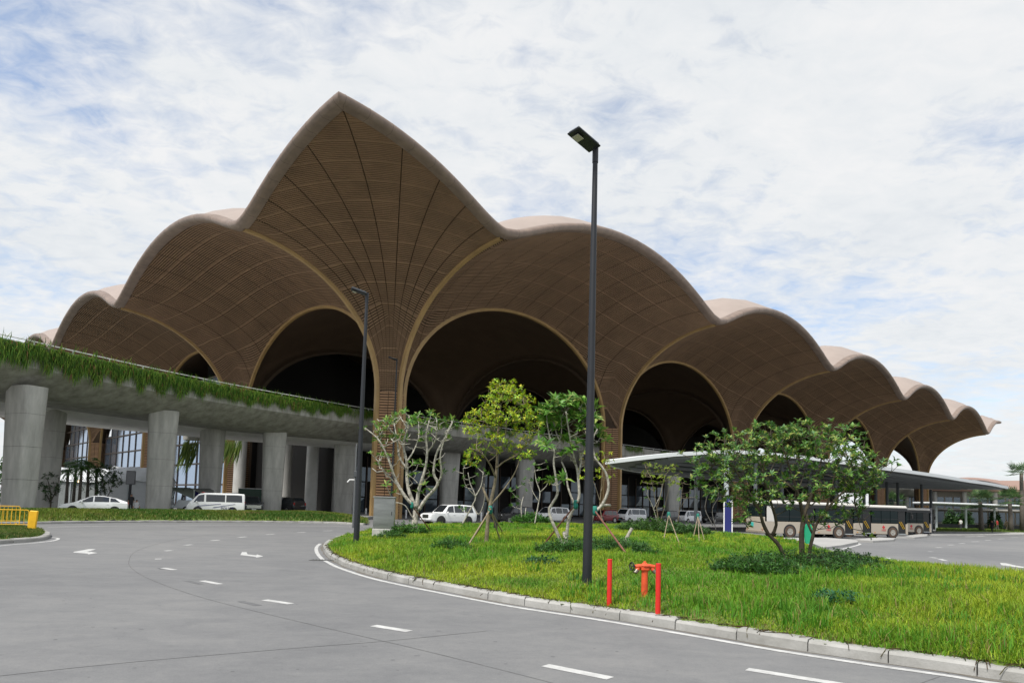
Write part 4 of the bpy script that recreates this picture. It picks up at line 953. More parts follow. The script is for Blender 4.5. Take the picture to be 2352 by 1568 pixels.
FRP = dict(n=10, L=.36, W=.10, spread=1.05, pal=[(.08, .22, .03), (.12, .28, .04), (.19, .33, .055), (.06, .16, .025), (.32, .38, .10)], lift=.7, droop=.15)
# frangipani beside the cabinet
b = GM(951, 1226); D = b[1]
tg = [(840 + rs.normal() * 4, 985, 0)] + [(x + rs.normal() * 5, y + rs.normal() * 6, rs.normal() * .7) for x, y in [(940, 943), (925, 955), (955, 950), (975, 965), (908, 962), (890, 975), (872, 962), (1000, 957), (1018, 965), (1035, 958), (1045, 972), (880, 995), (865, 1005), (862, 1060), (880, 1120), (900, 1150), (930, 1000), (945, 1065), (950, 1090), (985, 1060), (1010, 1005), (1025, 1010), (960, 1110), (975, 1105), (880, 1170), (905, 1180), (1028, 985), (915, 985), (990, 985), (895, 1015), (1045, 1000), (915, 1130)]]
tg += ell_targets(rs, 75, 950, 980, 100, 40, 1.0) + ell_targets(rs, 14, 890, 1040, 40, 60, .7) + [(x, y, 100 + d) for x, y, d in ell_targets(rs, 70, 950, 1030, 95, 85, .9)] + ell_targets(rs, 16, 970, 1090, 50, 45, .7)
px_tree('frangipani_tree', b, D, [
    ([(951, 1226), (953, 1195), (956, 1165)], .20, .16), ([(956, 1165), (935, 1145), (917, 1118), (905, 1092), (893, 1055), (870, 1010), (838, 982)], .11, .03),
    ([(955, 1165), (940, 1130), (935, 1100), (934, 1060), (926, 1020), (936, 985), (940, 955)], .12, .035), ([(934, 1075), (918, 1050), (912, 1010), (905, 970)], .07, .03),
    ([(957, 1165), (962, 1125), (976, 1078), (981, 1040), (979, 1000), (986, 965)], .12, .035), ([(962, 1170), (978, 1145), (1005, 1112), (996, 1086), (1003, 1040), (1024, 1002), (1040, 968)], .11, .03),
    ([(1005, 1112), (1014, 1088), (1012, 1040), (1030, 985)], .06, .025), ([(981, 1040), (1000, 1010), (1004, 965)], .05, .025), ([(917, 1118), (890, 1090), (868, 1062)], .05, .025), ([(936, 985), (918, 955)], .04, .02), ([(926, 1020), (900, 990), (880, 965)], .05, .02),
    ([(957, 1160), (950, 1190), (930, 1160), (903, 1155), (884, 1175)], .05, .02), ([(934, 1060), (950, 1035), (962, 1000), (960, 955)], .05, .02)], tg, dict(FRP, n=8, L=.34), BW, 'white-barked frangipani with bare branches beside the steel cabinet', 1, jit=.8, bare=.32, twig=.02)
# yellow-green tree
b = GM(1117, 1244); D = b[1]; YLP = dict(n=8, L=.17, W=.055, spread=1.2, pal=[(.31, .46, .02), (.23, .40, .025), (.42, .52, .03), (.14, .30, .02), (.52, .48, .03)], lift=.15, droop=.55)
tg = ell_targets(rs, 150, 1165, 930, 66, 52, 1.0) + ell_targets(rs, 30, 1160, 888, 38, 26, .6) + ell_targets(rs, 75, 1105, 970, 48, 34, .9) + ell_targets(rs, 65, 1212, 968, 38, 38, .9) + ell_targets(rs, 30, 1130, 1020, 60, 30, .7) + ell_targets(rs, 40, 1155, 1010, 75, 20, .8) + ell_targets(rs, 16, 1085, 1050, 28, 16, .5) + ell_targets(rs, 16, 1195, 1040, 35, 18, .5)
px_tree('ornamental_tree', b, D, [([(1117, 1244), (1120, 1205), (1125, 1165), (1138, 1100), (1142, 1050), (1144, 990), (1150, 930)], .10, .035), ([(1126, 1160), (1108, 1118)], .07, .05), ([(1138, 1095), (1125, 1065), (1105, 1040), (1083, 1030)], .05, .02), ([(1140, 1075), (1160, 1058), (1185, 1046), (1200, 1030)], .045, .02), ([(1127, 1160), (1160, 1120), (1185, 1080), (1197, 1040)], .045, .018), ([(1144, 1000), (1120, 975), (1105, 955)], .03, .015), ([(1144, 990), (1170, 960), (1185, 930)], .03, .015), ([(1142, 1045), (1158, 1010), (1165, 960)], .03, .015)], tg, YLP, BB_, 'slender tree with a yellow-green crown held by crossed stakes', 2, jit=.4)
# frangipani behind the tall lamp
b = GM(1306, 1256); D = b[1]
tg = [(x + rs.normal() * 5, y + rs.normal() * 5, rs.normal() * .6) for x, y in [(1262, 935), (1278, 925), (1295, 918), (1312, 920), (1328, 917), (1345, 925), (1352, 945), (1250, 955), (1270, 955), (1290, 945), (1310, 945), (1330, 940), (1365, 960), (1380, 1000), (1248, 985), (1243, 1020), (1275, 985), (1300, 970), (1325, 965), (1272, 1108), (1262, 1100), (1285, 1100), (1342, 960), (1375, 985), (1256, 1030), (1318, 930), (1285, 935)]]
tg += ell_targets(rs, 36, 1305, 948, 66, 36, .8) + ell_targets(rs, 14, 1300, 1010, 60, 40, .7) + [(x, y, 100 + d) for x, y, d in ell_targets(rs, 45, 1310, 1010, 65, 75, .7)]
px_tree('frangipani_tree', b, D, [([(1306, 1256), (1300, 1238), (1296, 1222)], .10, .085), ([(1297, 1228), (1262, 1180), (1266, 1160), (1280, 1135), (1278, 1105), (1272, 1065), (1273, 1035), (1262, 1000), (1255, 960)], .075, .025), ([(1299, 1230), (1306, 1195), (1320, 1162), (1330, 1140), (1328, 1098), (1322, 1065), (1300, 1032), (1280, 1000), (1270, 960)], .08, .025), ([(1328, 1098), (1334, 1050), (1322, 1010), (1330, 975), (1335, 940)], .05, .022), ([(1320, 1160), (1305, 1120), (1300, 1085), (1290, 1060)], .05, .03), ([(1322, 1065), (1312, 1020), (1305, 980), (1300, 945)], .045, .02), ([(1334, 1050), (1350, 1010), (1358, 970)], .04, .02), ([(1273, 1035), (1288, 1005), (1290, 960)], .035, .02)], tg, dict(FRP, n=12, L=.40, W=.115), BW, 'leafy frangipani with a forked white trunk propped by rust-brown stakes', 3, jit=.6)
b = GM(1352, 1262); D = b[1] + .5
tg = [(x, y, rs.normal() * .4) for x, y in [(1370, 985), (1378, 1005), (1360, 960), (1392, 1010), (1352, 1000), (1340, 985)]]
px_tree('frangipani_tree', b, D, [([(1352, 1262), (1356, 1215), (1362, 1180), (1382, 1160), (1397, 1125), (1394, 1092), (1380, 1068), (1366, 1050), (1362, 1010), (1372, 985)], .085, .025), ([(1372, 1168), (1388, 1160), (1402, 1160)], .06, .05), ([(1366, 1050), (1352, 1020), (1345, 990)], .035, .02)], tg, dict(FRP, n=9, L=.36), BW, 'frangipani with one crooked mossy limb directly behind the tall lamp', 4, jit=.3)
# broad tree on the right
b = GM(1842, 1302); D = b[1]; BRP = dict(n=8, L=.155, W=.06, spread=1.0, pal=[(.08, .20, .035), (.125, .26, .045), (.19, .32, .055), (.05, .14, .025), (.31, .35, .08), (.115, .225, .09)], lift=.55, droop=.1)
tg = (ell_targets(rs, 310, 1820, 1085, 225, 90, 1.6) + ell_targets(rs, 150, 1745, 1020, 130, 50, 1.2) + ell_targets(rs, 110, 1900, 1010, 95, 48, 1.3) + ell_targets(rs, 40, 1830, 985, 50, 25, .8) + ell_targets(rs, 110, 1680, 1100, 90, 70, 1.0) + ell_targets(rs, 100, 1970, 1085, 65, 65, 1.0) + ell_targets(rs, 24, 1640, 1035, 60, 40, .8)
      + ell_targets(rs, 26, 1720, 1170, 60, 40, .8) + ell_targets(rs, 26, 1960, 1165, 45, 30, .8) + ell_targets(rs, 20, 1900, 1190, 60, 22, .7) + [(2055, 1058, 0), (2062, 1070, .2), (2048, 1066, .1), (1985, 1228, -.3), (1998, 1232, -.2), (1565, 1042, 0), (1585, 1060, .2), (2000, 1180, 0), (1640, 1150, 0), (1590, 1100, 0)])
px_tree('broadleaf_tree', b, D, [([(1808, 1300), (1797, 1268), (1784, 1245), (1765, 1226), (1752, 1200), (1744, 1172), (1720, 1130), (1690, 1080), (1660, 1050)], .075, .02), ([(1772, 1232), (1783, 1205), (1776, 1170), (1760, 1120), (1745, 1060)], .055, .018), ([(1843, 1302), (1842, 1265), (1841, 1228), (1844, 1185), (1832, 1130), (1815, 1080), (1800, 1030)], .105, .022), ([(1844, 1190), (1862, 1140), (1880, 1090), (1890, 1030)], .06, .018), ([(1853, 1301), (1860, 1262), (1866, 1235), (1874, 1205), (1897, 1172), (1925, 1140), (1960, 1110), (1990, 1080)], .07, .018), ([(1868, 1228), (1855, 1200), (1852, 1178)], .045, .03), ([(1897, 1172), (1910, 1120), (1925, 1060)], .04, .015), ([(1832, 1130), (1790, 1100), (1730, 1090)], .035, .015), ([(1832, 1150), (1870, 1130), (1930, 1125)], .03, .014), ([(1990, 1080), (2030, 1065), (2055, 1062)], .016, .008), ([(1960, 1110), (1965, 1160), (1975, 1205), (1988, 1230)], .02, .008)], tg, BRP, BD, 'broad multi-stemmed evergreen tree growing on the island beside the bus bays', 5, jit=.6, twig=.010)
# smaller trees along the back of the island and under the canopy
SMP = dict(n=8, L=.30, W=.10, spread=1.0, pal=[(.05, .15, .02), (.08, .2, .03), (.12, .24, .04)], lift=.6, droop=.2)
def small(name, x, y, Y, skel, tg, lp, bark, label, seed, bare=0.0):
    p = GD(x, y, Y); px_tree(name, (p[0], p[1], max(0.0, float(p[2]))), Y, skel, [(a + rs.normal() * 3, b_ + rs.normal() * 3, rs.normal() * .5) for a, b_ in tg], lp, bark, label, seed, jit=.4, bare=bare, twig=.018)
small('frangipani_tree', 1075, 1200, 46, [([(1062, 1205), (1085, 1160), (1092, 1140), (1080, 1110), (1075, 1085)], .07, .03), ([(1092, 1140), (1105, 1115), (1110, 1085)], .05, .025), ([(1092, 1140), (1068, 1110), (1064, 1075)], .04, .025), ([(1085, 1160), (1100, 1180), (1112, 1150), (1112, 1110)], .04, .02)], [(1064, 1070), (1075, 1070), (1088, 1068), (1100, 1072), (1112, 1078), (1048, 1086), (1070, 1095), (1120, 1090), (1085, 1110), (1062, 1120), (1056, 1160), (1070, 1170), (1095, 1090)], SMP, BW, 'small frangipani growing behind the white parked sport utility car', 11)
small('frangipani_tree', 1235, 1200, 48, [([(1228, 1205), (1236, 1160), (1240, 1130), (1232, 1105), (1228, 1080)], .06, .03), ([(1240, 1130), (1255, 1115), (1262, 1095)], .04, .02), ([(1236, 1150), (1222, 1125), (1215, 1100)], .04, .02)], [(1228, 1072), (1240, 1068), (1252, 1066), (1215, 1080), (1260, 1075), (1205, 1105), (1222, 1105), (1238, 1100), (1262, 1100)], SMP, BW, 'small frangipani in front of the white off-road car', 12)
small('frangipani_tree', 1196, 1198, 50, [([(1200, 1200), (1197, 1165), (1202, 1140)], .06, .03), ([(1204, 1200), (1208, 1165)], .05, .03)], [(1175, 1125), (1185, 1118), (1198, 1116), (1208, 1128), (1180, 1140), (1190, 1138), (1172, 1160), (1182, 1155)], dict(SMP, n=10), BW, 'short frangipani with drooping leaves in front of the black car', 13)
small('ornamental_tree', 1385, 1200, 55, [([(1385, 1205), (1378, 1160), (1382, 1110), (1386, 1060)], .05, .02), ([(1378, 1150), (1365, 1110), (1350, 1080)], .03, .015), ([(1380, 1130), (1392, 1090), (1396, 1050)], .03, .015)], [(x, y) for x in range(1335, 1410, 9) for y in (1040, 1056, 1075, 1095)], dict(YLP, L=.26, W=.1, n=7), BB_, 'thin yellow-leaved tree beside the slatted column behind the tall lamp', 14)
small('ornamental_tree', 1520, 1205, 55, [([(1514, 1210), (1508, 1165), (1500, 1120), (1495, 1095)], .05, .02), ([(1510, 1165), (1520, 1125), (1528, 1090)], .04, .02), ([(1514, 1200), (1530, 1150), (1540, 1105)], .03, .015)], [(x, y) for x in range(1478, 1560, 8) for y in (1070, 1082, 1094, 1106)] + [(1490, 1118), (1500, 1122), (1540, 1116)], dict(YLP, L=.26, W=.1, n=8, pal=[(.20, .28, .03), (.26, .32, .03), (.13, .22, .02)]), BB_, 'bushy light green tree in front of the white minibus', 15)
small('frangipani_tree', 1495, 1205, 56, [([(1512, 1205), (1500, 1165), (1486, 1135)], .06, .03), ([(1500, 1170), (1515, 1140), (1522, 1110)], .04, .02)], [(1482, 1130), (1490, 1120), (1480, 1145), (1492, 1138), (1518, 1150), (1524, 1165), (1506, 1180)], dict(SMP, L=.26), BW, 'little frangipani leaning left beside the bushy light green tree', 16)
small('ornamental_tree', 1570, 1205, 58, [([(1555, 1210), (1562, 1160), (1568, 1115)], .035, .015), ([(1560, 1170), (1578, 1140)], .02, .012)], [(1562, 1098), (1572, 1106), (1580, 1115), (1586, 1128), (1565, 1120), (1592, 1122), (1556, 1134), (1600, 1140), (1575, 1135), (1560, 1150)], dict(YLP, L=.28, W=.11, n=7, pal=[(.1, .2, .03), (.16, .26, .03), (.07, .15, .02)]), BB_, 'sparse green sapling between the light tree and the canopy post', 17)
small('frangipani_tree', 1635, 1205, 66, [([(1638, 1215), (1620, 1170), (1622, 1140), (1612, 1115)], .07, .03), ([(1622, 1145), (1634, 1115)], .04, .02), ([(1644, 1215), (1636, 1170), (1650, 1140), (1646, 1110)], .06, .03)], [(1610, 1108), (1640, 1108), (1650, 1100), (1628, 1112), (1655, 1112)], dict(SMP, n=5, L=.22), BW, 'nearly leafless white frangipani between two canopy posts', 18, bare=.4)
# tree stakes and green wrap
STK = mat('rusty_stake', (.17, .065, .045), .7, var=.25, vscale=5); STP = mat('pole_stake', (.28, .22, .15), .85, var=.3, vscale=5); WRAP = mat('green_netting', (.008, .17, .13), .7, var=.35, vscale=18, bump=.6, bscale=30)
def stakes(base_px, top_px, feet, m, label, depth_off=0.0, r_=.03, wrapn=1):
    b = GM(*base_px); D = b[1]; top = Vector(GD(*top_px, D)); e = empty('tree_stake', tuple(b), 0, label, 'stakes'); B0 = Vector(b)
    for (fx, fy) in feet:
        f = Vector(GM(fx, fy)); d = (top - f).normalized(); mb = MB(); mb.tube([f - d * .1 - B0, top + d * .12 - B0], [r_, r_ * .85], 8); mb.build('stake', m, e)
    mb = MB()
    t = top - B0; mb.tube([t + Vector((0, 0, -.16)), t + Vector((.01, 0, -.06)), t + Vector((0, .01, .06)), t + Vector((0, 0, .15))], [.06, .085, .08, .06], 9); mb.build('tie_wrap', WRAP, e, smooth=True)
stakes((951, 1227), (946, 1160), [(993, 1224)], STK, 'rust-brown prop tied with green netting to the frangipani by the cabinet')
stakes((1117, 1246), (1126, 1170), [(1076, 1250), (1150, 1243), (1156, 1225), (1092, 1230)], STP, 'four crossed timber stakes tied with green netting round the yellow tree')
stakes((1306, 1258), (1322, 1158), [(1247, 1252)], STK, 'rust-brown prop with green netting leaning left to the forked frangipani')
stakes((1352, 1266), (1366, 1172), [(1443, 1277)], STK, 'rust-brown prop with green netting leaning right beside the tall lamp')
for (x, y, t, ft, lab) in [((1538), 1236, (1536, 1182), [(1560, 1247), (1524, 1240)], 'thin timber stakes round a bare sapling in the open grass'), (1604, 1232, (1603, 1185), [(1618, 1240), (1592, 1236), (1606, 1244)], 'thin timber tripod stakes near the canopy post')]:
    stakes((x, y), t, ft, STP, lab, r_=.02)
# cut stump
b = GM(1412, 1270); t = Vector(GD(1440, 1215, b[1])); 
e = GM(1422, 1248); mb = MB(); p0 = Vector(GM(1424, 1256)); p1 = Vector(GD(1452, 1212, p0.y)); mb.tube([(0, 0, -.1), p1 - p0], [.075, .06], 10)
o = mb.build('log_prop', BW, None, auto=40); o.location = p0; tag(o, 'sawn pale log leaning in the low shrubs right of the tall lamp', 'log')
# low shrubs
def shrub(x, y, rx, hgt, n, label, seed, pal, L=.11, W=.035, onm=True, Y=None):
    rs = np.random.default_rng(seed); b = GM(x, y) if onm else GD(x, y, Y); b = np.array(b); e = empty('low_shrub', tuple(b), 0, label, 'shrub'); lv_ = []; cl = []; mb = MB()
    for k in range(n):
        a = rs.uniform(0, 6.283); q = math.sqrt(rs.uniform()); px, py = rx * q * math.cos(a), rx * .8 * q * math.sin(a); h_ = hgt * (1 - .7 * q * q) * rs.uniform(.5, 1.15); zg = (float(mound([(b[0] + px, b[1] + py)])[0]) - b[2]) if onm else 0.0
        top = Vector((px + rs.normal() * .06, py + rs.normal() * .06, zg + h_)); mb.tube([(px * .9, py * .9, zg - .05), top], [.006, .003], 3, False)
        for j in range(3):
            p = Vector((px * .9, py * .9, zg)).lerp(top, .4 + .3 * j); whorl(rs, lv_, cl, p, Vector((rs.normal() * .4, rs.normal() * .4, 1)), 5, L, W, 1.1, pal)
    mb.build('stems', BD, e); me = leaf_mesh('foliage', lv_, cl); o = bpy.data.objects.new('foliage', me); COL.objects.link(o); o.parent = e
    return e
DG = [(.035, .11, .018), (.05, .14, .022), (.07, .18, .028), (.04, .12, .03)]
shrub(1850, 1306, 1.9, .42, 420, 'dark green shrub mat spreading round the stems of the broad tree', 201, DG)
shrub(1940, 1300, 1.3, .42, 260, 'dark green shrub mat at the right foot of the broad tree', 202, DG)
shrub(1745, 1312, 1.2, .4, 240, 'dark green shrub mat at the left foot of the broad tree', 203, DG)
shrub(1400, 1268, 1.3, .5, 320, 'dark feathery shrub at the foot of the rust-brown prop by the tall lamp', 204, DG)
shrub(1300, 1270, 1.0, .45, 240, 'dark feathery shrub at the forked frangipani trunk', 205, DG)
shrub(1450, 1272, .8, .4, 160, 'low shrub right of the leaning log', 206, DG)
shrub(930, 1228, 1.1, .55, 160, 'leafy shrub between the steel cabinet and the frangipani', 207, [(.05, .15, .02), (.07, .19, .03), (.035, .1, .02)], .16, .05)
shrub(1035, 1262, .7, .35, 120, 'small shrub tuft in the open grass left of the yellow tree', 208, DG)
shrub(895, 1238, .7, .35, 100, 'small shrub tuft in front of the steel cabinet', 209, DG)
shrub(1500, 1222, 2.3, .8, 260, 'rounded green shrub below the bushy light green tree', 210, [(.05, .13, .02), (.08, .17, .03), (.035, .09, .02)], .2, .07)
shrub(1575, 1228, 1.6, .6, 200, 'rounded green shrub near the tripod stakes', 211, [(.04, .11, .02), (.06, .14, .03), (.03, .08, .02)], .2, .07)
shrub(1240, 1298, .5, .2, 60, 'flat shrub tuft in the grass left of the tall lamp', 212, [(.03, .11, .05), (.04, .13, .04)])
shrub(1920, 1385, .45, .2, 50, 'blue-green weed tuft in the tall grass near the kerb', 213, [(.03, .13, .06), (.04, .15, .05)])
shrub(1220, 1200, 1.4, .7, 120, 'leafy shrub at the island edge in front of the black car', 214, [(.05, .15, .02), (.07, .19, .03)], .24, .08, False, 50)
# ================================================================== vehicles
def paintm(name, c, coat=.6): return mat('paint_' + name, c, .35, coat=coat, spec=.5)
CHROME = mat('chrome', (.6, .6, .6), .18, metal=1.0); HEADL = mat('headlight_glass', (.55, .57, .58), .12, spec=.8); TAIL = mat('tail_light', (.35, .015, .012), .25); TRIM = mat('black_trim', (.02, .02, .021), .5); PLATE = mat('plate_white', (.6, .62, .6), .6)
def wheel(e, x, y, r_, w_, m=CHROME, side=1):
    mb = MB(); mb.tube([(x, y - w_ / 2, r_), (x, y - w_ * .42, r_), (x, y + w_ * .42, r_), (x, y + w_ / 2, r_)], [r_ * .93, r_, r_, r_ * .93], 22); wh = mb.build('wheel', TYRE, e, auto=50)
    ys = y + side * w_ * .5; mb = MB()
    mb.tube([(x, ys - side * .02, r_), (x, ys + side * .012, r_)], r_ * .62, 20)
    mb.build('rim', m, wh)
    for k in range(5):
        a = k * 2 * math.pi / 5; mb = MB(); mb.box((x + math.cos(a + .63) * r_ * .38, ys + side * .012, r_ + math.sin(a + .63) * r_ * .38), (r_ * .22, .012, r_ * .22), Matrix.Rotation(-(a + .63), 4, 'Y')); mb.build('rim_slot', TRIM, wh)
def car(name, st, pos, ang, label, cat, color, windows, screen, rearscreen, wheels, rw, grille, lights, group=None, plate=PLATE, extras=None, rimm=CHROME):
    """heading +x. st: stations (x,zlow,zbelt,ztop,wl,wb,wt)"""
    e = empty(name, pos, ang, label, cat, group); st = sorted(st); A = np.array(st)
    def sec(x): return [float(np.interp(x, A[:, 0], A[:, k])) for k in range(1, 7)]
    xs = sorted(set(list(A[:, 0]) + list(np.linspace(A[0, 0], A[-1, 0], 40)))); vs = []
    for x in xs:
        zl, zb, zt, wl, wb, wt = sec(x); zm = zl + (zb - zl) * .55
        half = [(wl * .86, zl), (wl, zl + .10), (max(wl, wb) * 1.0 + .015, zm), (wb, zb), (wb + (wt - wb) * .9, zb + (zt - zb) * .9), (wt * .9, zb + (zt - zb) * 1.0)]
        vs += [(x, y, z) for y, z in half] + [(x, -y, z) for y, z in half[::-1]]
    k = 12; fs = [(i * k + j, i * k + (j + 1) % k, (i + 1) * k + (j + 1) % k, (i + 1) * k + j) for i in range(len(xs) - 1) for j in range(k)] + [tuple(range(k)), tuple((len(xs) - 1) * k + j for j in range(k - 1, -1, -1))]
    mb = MB(); mb.add(vs, fs); body = mb.build('body', color, e, auto=28)
    def sp(x, f, s):
        zl, zb, zt, wl, wb, wt = sec(x); return (x, s * (wb + (wt - wb) * f + .014), zb + (zt - zb) * f)
    for s in (-1, 1):
        for (xa, xb, ta, tb, f0, f1) in windows:
            mb = MB(); p = []; nn = 5
            for i in range(nn + 1):
                t = i / nn; p += [sp(xa + (xb - xa) * t, f0, s), sp(ta + (tb - ta) * t, f1, s)]
            mb.add(p, [(2 * i, 2 * i + 2, 2 * i + 3, 2 * i + 1) for i in range(nn)]); mb.build('side_window', GLASS_D, e)
    def scr(xa, xb, nm):
        za = sec(xa); zb_ = sec(xb); mb = MB(); sg = 1 if xa > xb else -1
        pa = [(xa + sg * .012, y, za[2] + .02) for y in (-za[5] * .84, za[5] * .84)]; pb = [(xb + sg * .012, y, zb_[2] + .015) for y in (zb_[5] * .82, -zb_[5] * .82)]
        mb.add(pa + pb, [(0, 1, 2, 3)]); mb.build(nm, GLASS_D, e)
    if screen: scr(*screen, 'windscreen')
    if rearscreen: scr(*rearscreen, 'rear_window')
    for x in wheels:
        for s in (-1, 1):
            zl, zb, zt, wl, wb, wt = sec(x); mb = MB(); mb.disc_y((x, s * (max(wl, wb) - .03), rw), rw * 1.2, .10, 22); mb.build('wheel_arch', TRIM, e); wheel(e, x, s * (max(wl, wb) - .085), rw, .22, rimm, s)
    xf = A[-1, 0]; gz0, gz1, gw, gm = grille; mb = MB(); mb.box((xf + .005, 0, (gz0 + gz1) / 2), (.05, gw * 2, gz1 - gz0), bev=.015); gr = mb.build('grille', gm, e)
    if gm is TRIM:
        for q in (.3, .7): mb = MB(); mb.box((xf + .034, 0, gz0 + (gz1 - gz0) * q), (.02, gw * 1.8, .03)); mb.build('grille_bar', CHROME, gr)
    mb = MB(); mb.box((xf - .12, 0, A[-1, 1] + .07), (.34, A[-1, 4] * 2.02, .16), bev=.03); mb.build('front_bumper', TRIM if lights.get('dark_bumper') else color, e)
    xr = A[0, 0]; mb = MB(); mb.box((xr + .08, 0, .50), (.2, A[0, 4] * 2.04, .2), bev=.04); mb.build('rear_bumper', color, e)
    for s in (-1, 1):
        lx, lz, ly = lights['h']; mb = MB(); mb.box((lx, s * ly, lz), (.26, .34, .16), Matrix.Rotation(-s * .35, 4, 'Z'), bev=.03); mb.build('headlight', HEADL, e)
        lx, lz, ly = lights['t']; mb = MB(); mb.box((lx, s * ly, lz), (.14, .16, lights.get('th', .3)), bev=.02); mb.build('tail_light', TAIL, e)
        mx = lights['m']; zl, zb, zt, wl, wb, wt = sec(mx); mb = MB(); mb.box((mx, s * (wb + .12), zb + .06), (.12, .22, .15), bev=.03); mb.build('wing_mirror', color, e)
        for dx in lights.get('handles', (.1, -.85)):
            zl, zb, zt, wl, wb, wt = sec(dx); mb = MB(); mb.box((dx, s * (wb + .012), zb - .12), (.17, .03, .035), bev=.008); mb.build('door_handle', color, e)
    mb = MB(); mb.box((xf + .06, 0, gz0 - .08), (.015, .42, .13)); mb.build('number_plate', plate, e)
    if extras: extras(e, sec)
    return e
SUV = [(-2.45, .50, .98, 1.00, .80, .84, .80), (-2.40, .36, 1.04, 1.45, .88, .92, .74), (-2.15, .30, 1.08, 1.76, .92, .94, .72), (-1.0, .28, 1.08, 1.83, .93, .95, .73), (.2, .28, 1.08, 1.81, .93, .95, .73), (.55, .28, 1.08, 1.74, .93, .95, .72), (1.20, .28, 1.07, 1.11, .93, .95, .84), (2.1, .30, 1.02, 1.05, .92, .93, .82), (2.36, .38, .94, .96, .86, .88, .78), (2.45, .45, .80, .82, .80, .82, .72)]
SUVW = [(.95, .12, .62, .10, .10, .86), (.02, -.98, .0, -.98, .08, .88), (-1.08, -2.05, -1.08, -1.95, .08, .86)]
VAN = [(-2.42, .38, 1.05, 1.80, .90, .91, .78), (-2.36, .30, 1.08, 1.93, .93, .94, .79), (-1.8, .28, 1.10, 1.98, .94, .94, .80), (1.0, .28, 1.10, 1.97, .94, .94, .80), (1.45, .28, 1.10, 1.86, .94, .94, .79), (2.16, .30, 1.06, 1.12, .93, .93, .84), (2.36, .34, .86, .90, .90, .90, .82), (2.42, .42, .70, .74, .86, .86, .78)]
VANW = [(1.88, 1.02, 1.52, 1.02, .10, .84), (.86, -.72, .86, -.72, .10, .82), (-.82, -2.2, -.82, -2.15, .10, .82)]
HAT = [(-2.25, .42, .86, .88, .76, .78, .70), (-2.18, .30, .92, 1.02, .84, .85, .70), (-1.45, .27, .94, 1.29, .87, .87, .62), (-.5, .26, .93, 1.47, .88, .87, .60), (.15, .26, .92, 1.45, .88, .87, .60), (1.35, .26, .90, .93, .88, .86, .72), (2.0, .28, .76, .78, .84, .82, .68), (2.25, .36, .60, .62, .74, .72, .60)]
HATW = [(1.05, .12, .35, .10, .12, .88), (.02, -.95, .0, -.95, .12, .88), (-1.03, -1.7, -1.03, -1.35, .15, .85)]
WP = paintm('white', (.78, .79, .79)); BP = paintm('black', (.012, .013, .015)); RP = paintm('dark_red', (.20, .014, .016)); GP_ = paintm('gunmetal', (.035, .04, .048))
HEAD_R = math.atan2(-rv[1], -rv[0])         # traffic on the drop-off road runs towards the corner
LSUV = dict(h=(2.26, .86, .66), t=(-2.40, 1.10, .80), m=.85)
def suv(x, y, label, color, ang=HEAD_R, group='cars waiting on the arrivals road', scale=1.0, grill=(.62, .92, .45, TRIM), rimm=CHROME):
    p = G(x, y); e = car('parked_car', SUV, (p[0], p[1], 0.0), ang, label, 'car', color, SUVW, (1.16, .56), (-2.40, -2.17), (1.45, -1.45), .39, grill, LSUV, group, rimm=rimm); e.scale = (scale,) * 3; return e
def roofrails(e, sec):
    for s in (-1, 1): mb = MB(); mb.tube([(-1.9, s * .68, 1.84), (-1.7, s * .70, 1.90), (.1, s * .70, 1.89), (.3, s * .68, 1.83)], .02, 6); mb.build('roof_rail', TRIM, e)
suv(1030, 1205.5, 'white sport utility car with black grille beside white bollards', WP, HEAD_R - R(4), rimm=TRIM)
suv(1178, 1201.5, 'black off-road car with chrome wheels behind the short frangipani', BP)
suv(1264, 1201, 'white off-road car with wide pillar parked behind small frangipani', WP, scale=1.02)
suv(1385, 1200, 'dark red compact car half hidden behind the white minibus', RP, scale=.92)
p = G(1448, 1200.5)
def disc_logo(e, sec):
    mb = MB(); mb.disc_y((1.15, -(.965), .78), .12, .01, 14); mb.build('door_emblem', mat('emblem_grey', (.25, .22, .18), .6), e)
LV = dict(h=(2.30, .80, .72), t=(-2.38, 1.15, .82), m=1.62, dark_bumper=True, handles=(.92, -.6))
car('minibus', VAN, (p[0], p[1], 0), HEAD_R, 'white boxy minibus with black front bumper beside the slatted column', 'van', WP, VANW, (2.08, 1.48), (-2.40, -2.37), (1.45, -1.35), .34, (.58, .74, .5, CHROME), LV, 'cars waiting on the arrivals road', plate=mat('plate_teal', (.05, .45, .40), .6), extras=disc_logo)
p = G(1527, 1201); e = car('parked_car', SUV, (p[0], p[1], 0), HEAD_R, 'black car half hidden behind the bushy light green tree', 'car', BP, SUVW, (1.16, .56), (-2.40, -2.17), (1.45, -1.45), .39, (.62, .92, .45, TRIM), LSUV, 'cars waiting on the arrivals road')
p = G(1580, 1200.5); e = car('minibus', [(a, b, c - .06, d - .06, f, g_, h_) for a, b, c, d, f, g_, h_ in VAN], (p[0], p[1], 0), HEAD_R, 'white people carrier with swept headlights beside the canopy post', 'van', WP, VANW, (2.08, 1.48), (-2.40, -2.37), (1.5, -1.4), .34, (.52, .66, .42, CHROME), dict(h=(2.22, .82, .70), t=(-2.38, 1.1, .82), m=1.62, handles=(.92, -.6)), 'cars waiting on the arrivals road', extras=disc_logo)
suv(1640, 1201, 'black car behind the leafless frangipani by the canopy posts', BP)
